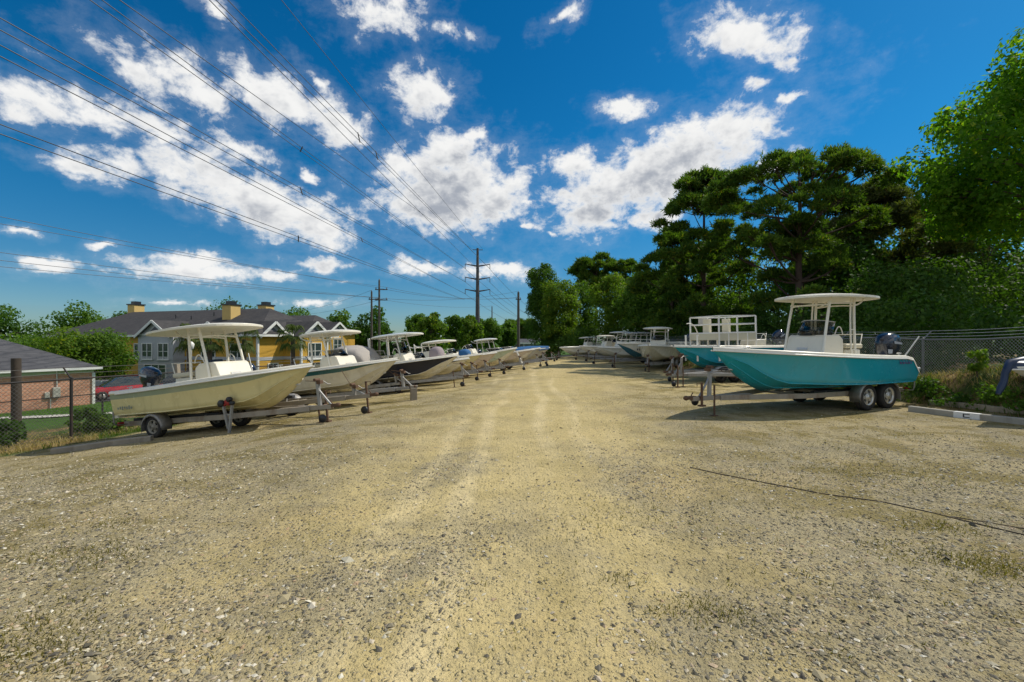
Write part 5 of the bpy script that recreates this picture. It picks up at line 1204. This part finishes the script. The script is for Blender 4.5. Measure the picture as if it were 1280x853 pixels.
def shinglemat(name, a, c):
    m = bpy.data.materials.new(name); m.use_nodes = True; t = NT(m.node_tree); b = m.node_tree.nodes['Principled BSDF']
    tcn = t.n('ShaderNodeTexCoord'); o = tcn.outputs['Object']
    mp = t.n('ShaderNodeMapping'); t.l(o, mp.inputs[0]); mp.inputs[3].default_value = (3., 3., 9.)
    v = t.n('ShaderNodeTexVoronoi'); t.l(mp.outputs[0], v.inputs['Vector']); v.inputs['Scale'].default_value = 1.
    hsv = t.n('ShaderNodeSeparateColor'); t.l(v.outputs['Color'], hsv.inputs[0])
    s = t.n('ShaderNodeSeparateXYZ'); t.l(o, s.inputs[0]); ln = t.m('FRACT', t.m('MULTIPLY', s.outputs[2], 9.))
    col = t.mix(t.m('ADD', t.m('MULTIPLY', hsv.outputs[0], .5), t.m('MULTIPLY', t.noise(o, .7, 4), .5)), a, c)
    t.l(t.mix(t.m('MULTIPLY', t.ss(ln, .16, .04), .45), col, tuple(q*.45 for q in a)), b.inputs['Base Color']); b.inputs['Roughness'].default_value = .95; b.inputs['Specular IOR Level'].default_value = .2
    return m
M_shing = shinglemat('grey_shingle', (.055, .056, .062), (.115, .115, .12)); M_shing2 = shinglemat('brown_grey_shingle', (.045, .044, .046), (.085, .08, .078))
M_trim = mat('white_trim', (.70, .70, .66), .6, var=.06)
M_soff = mat('pale_green_frieze', (.45, .52, .36), .7, var=.08)
xr, yr = -26.7, 29.0; zr = gz(xr, yr)
sh = empty('brick_shed', (xr, yr, zr), (0, 0, R(62)), 'low salmon brick shed with a grey shingled roof on the lawn', 'shed')
# local: front wall along -x at y = 0 facing -y; the right end at x = 0
WL, WD, hb, ht = 17., 9., -1.3, 2.35
m = MB(); m.box((-WL/2, WD/2, (hb+ht-.32)/2), (WL, WD, ht-.32-hb)); m.build('wall', brickmat(), sh)
m = MB(); m.box((-WL/2, WD/2, ht-.16), (WL+.06, WD+.06, .32)); m.build('frieze', M_soff, sh)
m = MB(); m.box((.012, -.012, (hb+ht-.32)/2), (.14, .14, ht-.32-hb)); m.build('corner_board', M_trim, sh)
m = MB(); e = .34; z0, z1 = ht+.03, ht+2.45
cs = [(e, -e, z0), (e, WD+e, z0), (-WL-e, WD+e, z0), (-WL-e, -e, z0)]; r0, r1 = (-WD/2, WD/2, z1), (-WL+WD/2, WD/2, z1)
m.add(cs+[r0, r1], [(0, 1, 4), (1, 2, 5, 4), (2, 3, 5), (3, 0, 4, 5), (3, 2, 1, 0)]); m.build('roof', M_shing, sh)
m = MB()
for a, c in ((cs[0], cs[1]), (cs[0], cs[3]), (cs[1], cs[2]), (cs[2], cs[3])): m.bar((a[0], a[1], z0-.06), (c[0], c[1], z0-.06), .06, .14)
m.build('fascia', M_trim, sh)
mb = MB(); mb.box((-1.75, -.09, .95), (.34, .16, .62)); mb.build('meter_box', mat('meter_box_grey', (.42, .40, .34), .6, var=.15), sh, .02)
mb = MB(); mb.box((-2.15, -.06, .80), (.22, .10, .4)); mb.build('switch_box', mat('switch_box_grey', (.42, .40, .34), .6, var=.15), sh, .02)
mb = MB(); mb.tube([(-1.72, -.06, 1.2), (-1.72, -.06, ht+.1)], .035, 8); mb.tube([(-2.0, -.06, .62), (-2.0, -.06, -1.)], .03, 8); mb.build('conduit', M_dull, sh)
mb = MB(); mb.blob((-1.35, -.24, ht-.28), (.10, .10, .08)); mb.box((-1.35, -.12, ht-.18), (.06, .2, .06)); mb.build('flood_lamp', mat('lamp_glass', (.75, .72, .6), .3), sh)

# ------------------------------------------------------------------ apartments
def sidingmat(name, a):
    m = bpy.data.materials.new(name); m.use_nodes = True; t = NT(m.node_tree); b = m.node_tree.nodes['Principled BSDF']
    tcn = t.n('ShaderNodeTexCoord'); o = tcn.outputs['Object']; s = t.n('ShaderNodeSeparateXYZ'); t.l(o, s.inputs[0]); ln = t.m('FRACT', t.m('MULTIPLY', s.outputs[2], 5.5))
    n = t.noise(o, .8, 5); col = t.mix(n, tuple(q*.88 for q in a), a); t.l(col, b.inputs['Base Color']); b.inputs['Roughness'].default_value = .75
    bn = t.n('ShaderNodeBump'); bn.inputs['Strength'].default_value = .7; bn.inputs['Distance'].default_value = .02; t.l(ln, bn.inputs['Height']); t.l(bn.outputs[0], b.inputs['Normal']); return m
M_yel = sidingmat('ochre_siding', (.60, .345, .045)); M_pale = sidingmat('white_siding', (.47, .48, .49)); M_chim = mat('ochre_stucco', (.60, .42, .15), .85, var=.08)
M_pane = mat('window_glass', (.03, .045, .05), .08, var=.1, spec=.8); M_gv = mat('gable_louver', (.12, .12, .13), .8)
def window(root, c, u, w, h, n, sashes=2):
    """c centre on the wall, u wall direction, n outward normal"""
    c, u, n = Vector(c), Vector(u).normalized(), Vector(n).normalized(); up = Vector((0, 0, 1)); rot = Matrix((u, n, up)).transposed()
    m = MB(); t = .09
    for s in (-1, 1): m.box(c+u*s*(w/2)+n*.03, (t, .10, h+t), 0, rot); m.box(c+up*s*(h/2)+n*.03, (w-t, .10, t), 0, rot)
    for k in range(1, sashes): m.box(c+u*(-w/2+w*k/sashes)+n*.028, (t*.9, .09, h-t), 0, rot)
    m.box(c+n*.02, (w-t, .06, .05), 0, rot); m.box(c-up*(h/2+.07)+n*.07, (w+.2, .14, .06), 0, rot)
    f = m.build('window', M_trim, root)
    m = MB(); m.box(c+n*.008, (w-.02, .012, h-.02), 0, rot); m.build('pane', M_pane, f)
def gable(root, c, u, n, w, h, depth, vent=True):
    """a small pedimented roof: c middle of its eave line, rising h, running back depth"""
    c, u, n = Vector(c), Vector(u).normalized(), Vector(n).normalized(); up = Vector((0, 0, 1))
    a, b, t = c-u*w/2, c+u*w/2, c+up*h; back = -n*depth
    m = MB(); m.prism([a, b, t], -n*.3); m.build('gable_wall', M_pale, root)
    m = MB(); o = n*.35
    for p, q in ((a-u*.3-up*.3*h/(w/2), t), (b+u*.3-up*.3*h/(w/2), t)):
        d = up*.09; pts = [p+o, q+o, q+back, p+back]; m.add(pts+[x+d for x in pts], [(0,1,2,3),(7,6,5,4),(0,4,5,1),(1,5,6,2),(2,6,7,3),(3,7,4,0)])
    m.build('gable_roof', M_shing2, root)
    m = MB()
    for p, q in ((a-u*.32-up*.32*h/(w/2), t), (b+u*.32-up*.32*h/(w/2), t)): m.bar(p+n*.38-up*.03, q+n*.38-up*.03, .07, .26)
    m.bar(a+n*.06+up*.05, b+n*.06+up*.05, .12, .18); m.build('gable_trim', M_trim, root)
    if vent: m = MB(); m.prism([c-u*w*.17+up*h*.22+n*.02, c+u*w*.17+up*h*.22+n*.02, c+up*h*.58+n*.02], n*.02); m.build('gable_vent', M_gv, root)
xa, ya = -25.7, 46.0; za = gz(xa, ya)
ap = empty('apartment_building', (xa, ya, za), (0, 0, R(-17.5)), 'two-storey ochre apartment block with grey roof and three chimneys', 'building')
# local: long front along -x at y=0 facing -y; right end at x=0 facing +x
FL, FD, eh = 32., 11., 1.75+8/F*46-za; bz = -2.5; s2 = eh*.5
m = MB(); m.box((-FL/2, FD/2, (bz+eh)/2), (FL, FD, eh-bz)); m.build('wall', M_yel, ap)
m = MB(); m.box((-12.6, -.55, (bz+eh)/2), (5.2, 1.4, eh-bz-.004)); m.build('white_bay', M_pale, ap)
m = MB(); m.box((1.1, 5.4, (bz+eh)/2), (2.4, 4.0, eh-bz-.006)); m.build('end_bay', M_yel, ap)
m = MB(); m.box((-FL/2, FD/2, s2), (FL+.10, FD+.10, .34)); m.box((-12.6, -.55, s2+.003), (5.3, 1.5, .34)); m.box((1.1, 5.4, s2+.002), (2.5, 4.1, .34)); m.build('storey_band', M_pale, ap)
for x, y in ((0, 0), (2.3, 3.4), (2.3, 7.4), (-9.5, 0)): m = MB(); m.box((x+.03, y-.03, (bz+eh)/2), (.20, .20, eh-bz-.02)); m.build('corner_board', M_trim, ap)
e = .6; rh = 3.1; z0 = eh+.02
m = MB(); cs = [(e, -e, z0), (e, FD+e, z0), (-FL-e, FD+e, z0), (-FL-e, -e, z0)]; r0, r1 = (-4.0, FD/2, z0+rh), (-FL+5.5, FD/2, z0+rh)
m.add(cs+[r0, r1], [(0, 1, 4), (1, 2, 5, 4), (2, 3, 5), (3, 0, 4, 5), (3, 2, 1, 0)]); rf = m.build('roof', M_shing2, ap)
m = MB()
for a, c in ((cs[0], cs[1]), (cs[0], cs[3])): m.bar((a[0], a[1], z0-.10), (c[0], c[1], z0-.10), .05, .22)
m.build('fascia', M_trim, rf)
for i, (x, y, zt) in enumerate(((-27.0, 6.2, 3.9), (-7.4, 3.4, 3.2), (-7.4, 8.2, 3.5))):
    m = MB(); m.box((x, y, eh+zt/2+.2), (1.25, 1.25, zt)); ch = m.build('chimney', M_chim, rf)
    m = MB(); m.box((x, y, eh+zt+.24), (1.45, 1.45, .14)); m.box((x, y, eh+zt+.48), (.75, .75, .35)); m.build('chimney_cap', M_black, ch)
for x, y in ((-16, 3.4), (-13, 3.0), (-10.5, 3.8)):
    m = MB(); m.tube([(x, y, eh+1.2), (x, y, eh+rh*(y+e)/(FD/2+e)+.45)], .06, 6); m.build('vent_pipe', M_black, rf)
gable(ap, (-12.6, -1.28, eh), (1, 0, 0), (0, -1, 0), 4.6, 1.5, 4.5); gable(ap, (-6.2, -.08, eh), (1, 0, 0), (0, -1, 0), 3.6, 1.3, 4.)
gable(ap, (.08, 1.9, eh), (0, 1, 0), (1, 0, 0), 3.4, 1.35, 4.); gable(ap, (2.34, 5.4, eh), (0, 1, 0), (1, 0, 0), 4.0, 1.45, 6.)
f2, f1 = eh-1.75, s2-1.45
for x in (-2.6, -6.6): window(ap, (x, 0, f2), (1, 0, 0), 1.9, 1.6, (0, -1, 0)); window(ap, (x, 0, f1), (1, 0, 0), 1.9, 1.5, (0, -1, 0))
for x in (-13.8, -11.4): window(ap, (x, -1.25, f2), (1, 0, 0), 1.5, 1.7, (0, -1, 0))
window(ap, (-17.0, 0, f2), (1, 0, 0), 1.3, 1.6, (0, -1, 0)); window(ap, (-12.6, -1.25, f1-.2), (1, 0, 0), 3.2, 1.9, (0, -1, 0), 3)
window(ap, (2.3, 5.4, f2), (0, 1, 0), 2.0, 1.75, (1, 0, 0)); window(ap, (2.3, 5.4, f1+.3), (0, 1, 0), 2.0, 1.1, (1, 0, 0)); window(ap, (0, 1.9, f1+.3), (0, 1, 0), 1.3, 1.2, (1, 0, 0))
xa, ya = -27.2, 60.5; za = gz(xa, ya)
a2 = empty('apartment_building', (xa, ya, za), (0, 0, R(-17.5)), 'smaller yellow apartment wing behind, seen right of the gabled end', 'building')
eh2 = 1.75+11/F*60-za
m = MB(); m.box((-6, 5, (bz+eh2)/2), (12, 10, eh2-bz)); m.build('wall', M_yel, a2)
m = MB(); m.box((.9, 3.6, (bz+eh2)/2), (2., 4.2, eh2-bz-.006)); m.build('end_bay', M_yel, a2)
m = MB(); m.box((-6, 5, eh2*.5), (12.1, 10.1, .34)); m.box((.9, 3.6, eh2*.5+.003), (2.1, 4.3, .34)); m.build('storey_band', M_pale, a2)
for x, y in ((.03, -.03), (1.9, 1.5)): m = MB(); m.box((x, y, (bz+eh2)/2), (.2, .2, eh2-bz-.02)); m.build('corner_board', M_trim, a2)
m = MB(); cs = [(.6, -.6, eh2), (.6, 10.6, eh2), (-12.6, 10.6, eh2), (-12.6, -.6, eh2)]; m.add(cs+[(-3, 5, eh2+2.6), (-9, 5, eh2+2.6)], [(0, 1, 4), (1, 2, 5, 4), (2, 3, 5), (3, 0, 4, 5), (3, 2, 1, 0)]); m.build('roof', M_shing2, a2)
gable(a2, (1.94, 3.6, eh2), (0, 1, 0), (1, 0, 0), 4.2, 1.4, 5.)
window(a2, (1.9, 3.6, eh2-1.7), (0, 1, 0), 1.7, 1.9, (1, 0, 0)); window(a2, (1.9, 3.6, eh2*.5-1.3), (0, 1, 0), 1.7, 1.3, (1, 0, 0)); window(a2, (-3, 0, eh2-1.7), (1, 0, 0), 1.8, 1.6, (0, -1, 0))
# a far grey open shed at the end of the lane
xs, ys = (648-640)/F*120, 120.; zs = gz(xs, ys)
fs_ = empty('carport', (xs, ys, zs), (0, 0, 0), 'long low grey-roofed carport far behind the left row', 'carport')
hz = 1.75-2/F*120-zs
m = MB(); m.add([(-4.5, -2, hz), (4.5, -2, hz), (4.5, 2, hz+1.0), (-4.5, 2, hz+1.0), (-4.5, 6, hz), (4.5, 6, hz)], [(0, 1, 2, 3), (3, 2, 5, 4)]); o = m.build('roof', M_shing, fs_); sd = o.modifiers.new('thickness', 'SOLIDIFY'); sd.thickness = .15
m = MB(); m.box((0, -2.02, hz-.15), (9, .06, .35)); m.build('fascia', M_trim, fs_)
m = MB(); m.box((0, 5.5, hz/2-1), (8.6, .2, hz+1.8)); m.build('back_wall', M_pale, fs_)
for x in (-4.2, -1.4, 1.4, 4.2): m = MB(); m.box((x, -1.8, hz/2-1.0), (.16, .16, hz+1.6)); m.build('post', M_trim, fs_)

# ------------------------------------------------------------------ parked cars and lamp posts by the apartments
def car(px, py, dd, yaw, paint, label, suv=True):
    x = (px-640)/F*dd; t = empty('parked_car', (x, dd, gz(x, dd)+.03), (0, 0, R(yaw)), label, 'car', 'cars parked by the apartments')
    m = MB(); W = .9
    prof = [(-2.2, .35, .62), (-2.22, .80, .88), (-2.1, .98, .9), (-1.0, 1.02, .9), (0.4, 1.0, .9), (1.3, .97, .9), (2.05, .85, .86), (2.25, .62, .8), (2.2, .35, .62)]
    rows = []
    for sx, wz in ((-1, .9), (-.97, 1.), (.97, 1.), (1, .9)):
        rows.append([(x_, sx*W*w_, z_*1.0) for x_, z_, w_ in prof])
    rows = []
    for x_, zt, w_ in ((-2.22, .70, .72), (-2.12, .96, .86), (-1.2, 1.02, .9), (.5, 1.0, .9), (1.4, .95, .9), (2.0, .84, .86), (2.24, .62, .70)):
        rows.append([(x_, -w_*.92, .30), (x_, -w_, .52), (x_, -w_*.98, zt-.08), (x_, -w_*.85, zt), (x_, w_*.85, zt), (x_, w_*.98, zt-.08), (x_, w_, .52), (x_, w_*.92, .30)])
    m.grid(rows, 0); m.poly(rows[0]); m.poly(rows[-1][::-1]); m.build('body', paint, t)
    g = MB(); zt = 1.66 if suv else 1.42; rows = []
    for x_, z_, w_ in ((-2.0 if suv else -1.7, .97, .78), (-1.8 if suv else -1.1, zt-.06, .66), (-1.2, zt, .64), (-.1, zt, .64), (.45, zt-.1, .66), (1.25, .97, .78)):
        rows.append([(x_, -.80, .95), (x_, -w_, z_-.02), (x_, -w_*.9, z_+.004), (x_, w_*.9, z_+.004), (x_, w_, z_-.02), (x_, .80, .95)])
    g.grid(rows, 0); g.build('cabin_glass', M_pane, t)
    r = MB(); r.box((-.65, 0, zt+.02), (1.5, 1.24, .05)); r.build('roof_panel', paint, t, .02)
    for sx in (-1, 1):
        for sy in (-1, 1):
            w = MB(); M = Matrix.Translation((sx*1.35, sy*.84, .34)) @ Matrix.Rotation(R(90), 4, 'X'); w.lathe([(.2, -.11), (.33, -.10), (.34, 0), (.33, .10), (.2, .11)], 20, 0, M); wo_ = w.build('wheel', M_tyre, t)
            w = MB(); w.lathe([(0, -.10), (.2, -.10), (.21, 0), (.2, .10), (0, .10)], 14, 0, M); w.build('rim', M_rim, wo_)
    for sy in (-1, 1):
        w = MB(); w.box((-2.16, sy*.68, .86), (.12, .22, .2)); w.build('tail_light', M_lens, t, .02)
        w = MB(); w.box((2.13, sy*.62, .70), (.14, .3, .14)); w.build('headlight', M_paint, t, .02)
    return t
M_carred = mat('red_car_paint', (.38, .012, .015), .25, var=.04, coat=.8); M_carsil = mat('silver_car_paint', (.42, .43, .44), .3, .5, var=.04, coat=.6); M_cargr = mat('dark_car_paint', (.03, .035, .04), .25, var=.04, coat=.6)
car(154, 0, 34.0, 232, M_carred, 'red hatchback parked behind the shed and fence', True)
car(116, 0, 38.5, 214, M_carsil, 'silver car parked left of the red hatchback', False)
car(226, 0, 38, 200, M_cargr, 'dark car parked under the palms, partly behind the cream boat', True)
def lamp(px, py, dd, label):
    x = (px-640)/F*dd; h = 1.75+(426-py)/F*dd-gz(x, dd); t = empty('lamp_post', (x, dd, gz(x, dd)), (0, 0, 0), label, 'lamp post', 'white lamp posts by the apartments')
    m = MB(); m.tube([(0, 0, -.1), (0, 0, h)], [.06, .045], 10); m.lathe([(.12, 0), (.12, .25), (.06, .4)], 10); m.build('pole', M_trim, t)
    m = MB(); m.lathe([(.02, h), (.16, h+.1), (.22, h+.45), (.10, h+.62), (0, h+.66)], 12); m.build('lantern', mat('lantern_glass', (.75, .74, .68), .4), t)
lamp(239, 437, 36, 'white lantern lamp post left of the boat hardtop legs'); lamp(364, 424, 43, 'white lantern lamp post beside the palm with dark trunk')

# ------------------------------------------------------------------ poles and power lines
M_pole = mat('weathered_pole', (.10, .085, .07), .9, var=.3, scale=2); M_steel = mat('weathering_steel', (.09, .08, .08), .7, .2, var=.2, scale=1.); M_ins = mat('grey_insulator', (.22, .23, .25), .4); M_wire = mat('aluminium_conductor', (.10, .10, .105), .5, .3)
def at(px, py, d): return Vector(((px-640)/F*d, d, 1.75+(426-py)/F*d))
D0 = 100.; top = at(597, 310, D0); zb_ = gz(top.x, D0)
pt = empty('transmission_pole', (top.x, D0, zb_), (0, 0, R(6)), 'tall dark steel transmission pole with three pairs of arms', 'utility pole')
H0 = top.z-zb_; m = MB(); m.tube([(0, 0, -.5), (0, 0, H0)], [.62, .26], 14); m.build('shaft', M_steel, pt)
armz = [at(0, y, D0).z-zb_ for y in (330.5, 347, 362)]; ends = {}
for i, z in enumerate(armz):
    for sg in (-1, 1):
        m = MB(); m.tube([(0, 0, z-.35), (sg*1.3, 0, z-.15), (sg*2.75, 0, z+.12)], [.19, .14, .08], 8); m.build('arm', M_steel, pt)
        m = MB()
        for q in range(6): m.lathe([(.04, -.16*q-.05), (.16, -.16*q-.10), (.04, -.16*q-.15)], 8, 0, Matrix.Translation((sg*2.7, 0, z+.05)))
        m.tube([(sg*2.7, 0, z+.1), (sg*2.7, 0, z-1.0)], .03, 6); m.build('insulator', M_ins, pt)
        ends[(i, sg)] = Vector((top.x+sg*2.68, D0+sg*.28, zb_+z-.95))
m = MB(); m.tube([(-1.1, 0, H0-.35), (1.1, 0, H0-.35)], .08, 8); m.build('shield_arm', M_steel, pt)
ends[('s', -1)] = top+Vector((-1.05, 0, -.3)); ends[('s', 1)] = top+Vector((1.05, 0, -.3))
LG = 'transmission conductors overhead'
def wire(a, b, sag, r, label, group, n=40):
    m = MB(); P = []
    for i in range(n+1):
        t = (i/n); t = t**1.0; p = a.lerp(b, t); p.z -= sag*4*t*(1-t); P.append(p)
    m.tube(P, r, 5); return tag(m.build('power_line', M_wire), label, 'power line', group)
def through(a, px, py, ytot, slope=.112):
    """the far end behind the camera of the straight run from a that crosses the sight line of (px, py)"""
    k = (px-640)/F; kz = (426-py)/F; y = (a.x-slope*a.y)/(k-slope); P = Vector((k*y, y, 1.75+kz*y))
    return a+(P-a)*((a.y-ytot)/(a.y-y))
def run(end, px, py, label, dx=0., dz=0., r=.022, sag=0.):
    a = ends[end]+Vector((dx, 0, dz)); b = through(a, px, py, -30.); return wire(a, b, sag, r, label, LG)
WL_ = [(('s', -1), 150, 0, 'overhead ground wire from the left of the pole top'), (('s', 1), 352, 0, 'overhead ground wire from the right of the pole top'),
       ((0, -1), 113, 0, 'outer wire of the bundle from the top left arm'), ((0, -1), 128, 0, 'inner wire of the bundle from the top left arm'),
       ((1, -1), 0, 22, 'upper wire of the bundle from the middle left arm'), ((1, -1), 0, 37, 'lower wire of the bundle from the middle left arm'),
       ((2, -1), 0, 56, 'upper wire of the bundle from the lowest left arm'), ((2, -1), 0, 70, 'lower wire of the bundle from the lowest left arm'),
       ((0, 1), 285, 0, 'right wire of the bundle from the top right arm'), ((0, 1), 270, 0, 'left wire of the bundle from the top right arm'), ((1, 1), 262, 0, 'wire from the middle right arm crossing the upper sky')]
SP = []
for k, (e_, px, py, lab) in enumerate(WL_):
    a = ends[e_]+Vector((.12*(k % 2), 0, 0)); b = through(a, px, py, -30.); wire(a, b, 0., .022, lab, LG); SP.append((a, b))
lo = ends[(2, -1)]+Vector((-.2, 0, -1.2))
for py, lab in ((155, 'upper of two low wires sloping across the left clouds'), (167, 'lower of two low wires sloping across the left clouds')):
    a = lo+Vector((0, 0, -.1 if py > 160 else 0)); b = through(a, 0, py, -20.); wire(a, b, 0., .022, lab, LG); SP.append((a, b))
M_sp = mat('line_spacer', (.03, .03, .03), .6)
for n_, (i, j, px) in enumerate(((2, 3, 375), (8, 9, 448), (4, 5, 376), (8, 9, 470), (6, 7, 452), (11, 12, 373))):
    def atpx(s, px):
        a, b = s; lo_, hi = 0., 1.
        f = min((q/800 for q in range(700)), key=lambda q: abs(640+F*(a.lerp(b, q).x/max(1., a.lerp(b, q).y))-px)); return a.lerp(b, f)
    p, q = atpx(SP[i], px), atpx(SP[j], px); q = SP[j][0].lerp(SP[j][1], (SP[j][0].y-p.y)/(SP[j][0].y-SP[j][1].y))
    m = MB(); dv = (q-p).normalized(); m.tube([p-dv*.12, p, q, q+dv*.12], [.03, .045, .045, .03], 6); tag(m.build('line_spacer', M_sp), ['spacer on the top left bundle', 'nearer spacer on the top right bundle', 'spacer on the middle left bundle', 'farther spacer on the top right bundle', 'spacer on the lowest left bundle', 'spacer on the two low wires'][n_], 'spacer', 'spacers clamped on the conductors')
# onward, away from the camera
for k, e_ in enumerate(((0, -1), (1, -1), (2, -1), (0, 1), (1, 1), (2, 1))):
    a = ends[e_]; b = a+Vector((24, 130, -3.5)); wire(a, b, 2.5, .035, ['far wire onward from the top left arm', 'far wire onward from the middle left arm', 'far wire onward from the lowest left arm', 'far wire onward from the top right arm', 'far wire onward from the middle right arm', 'far wire onward from the lowest right arm'][k], 'conductors running on behind the steel pole')
def wood_pole(px, py, dd, label, arms=(), r=.17):
    t_ = at(px, py, dd); z = gz(t_.x, dd); h = t_.z-z; t = empty('utility_pole', (t_.x, dd, z), (0, 0, 0), label, 'utility pole', 'timber utility poles')
    m = MB(); m.tube([(0, 0, -.4), (0, 0, h)], [r*1.25, r*.8], 12); m.build('shaft', M_pole, t); E = []
    for zz, half, off in arms:
        m = MB(); m.bar((off-half, -.1, h-zz), (off+half, -.1, h-zz), .12, .14); m.build('crossarm', M_pole, t)
        for x in (off-half+.12, off+half-.12):
            m = MB(); m.lathe([(.03, 0), (.10, .06), (.05, .14), (.09, .2), (.03, .28)], 8, 0, Matrix.Translation((x, -.1, h-zz+.06))); m.build('insulator', M_ins, t); E.append(Vector((t_.x+x, dd-.1, z+h-zz+.34)))
    m = MB(); m.lathe([(.05, 0), (.09, .1), (.03, .25)], 8, 0, Matrix.Translation((0, 0, h))); m.build('pole_top_pin', M_ins, t); E.append(Vector((t_.x, dd, z+h+.2))); return E
EA = wood_pole(474, 350, 70, 'taller of two timber poles with short crossarms before dark trees', ((1.45, .95, .35), (3.05, .95, .35)))
EB = wood_pole(464.5, 364, 74, 'shorter of two timber poles, left of the taller one', ((1.3, .8, .35),))
EC = wood_pole(648, 365, 82, 'plain dark pole against sky at the left end of the wood', ((1.3, .5, 0),), .24)
ED = wood_pole(615, 383, 120, 'slim far pole between the steel pole and plain dark pole', (), .16)
EE = wood_pole(342, 393, 110, 'far pole top just over the apartment roof', (), .15)
DG = 'distribution wires across the left sky'
pe = [EA[0], EA[1], EA[2], EB[0], EB[1]]
for k, (py, lab) in enumerate(((267, 'topmost of the low left distribution wires'), (276, 'second of the low left distribution wires'), (312, 'third of the low left distribution wires'), (322, 'fourth of the low left distribution wires'), (330, 'lowest of the left distribution wires'))):
    b = at(0, py, 26+k); d_ = b-pe[k]; wire(pe[k], pe[k]+d_*1.25, .25, .017, lab, DG)
for k, (a, c, lab) in enumerate(((EA[0], EC[0], 'upper wire from the timber poles to the plain dark pole'), (EA[1], EC[1], 'middle wire from the timber poles to the plain dark pole'), (EA[2], EC[2], 'lower wire from the timber poles to the plain dark pole'), (EB[0], ED[0], 'thin wire from the shorter timber pole to the slim far pole'), (EB[2], EE[0], 'thin wire from the shorter timber pole over the apartments'), (EA[3], EE[0]+Vector((-.3, 0, -.4)), 'second thin wire from the taller timber pole over the apartments'))):
    wire(a, c, .9, .020, lab, 'distribution wires between the poles')
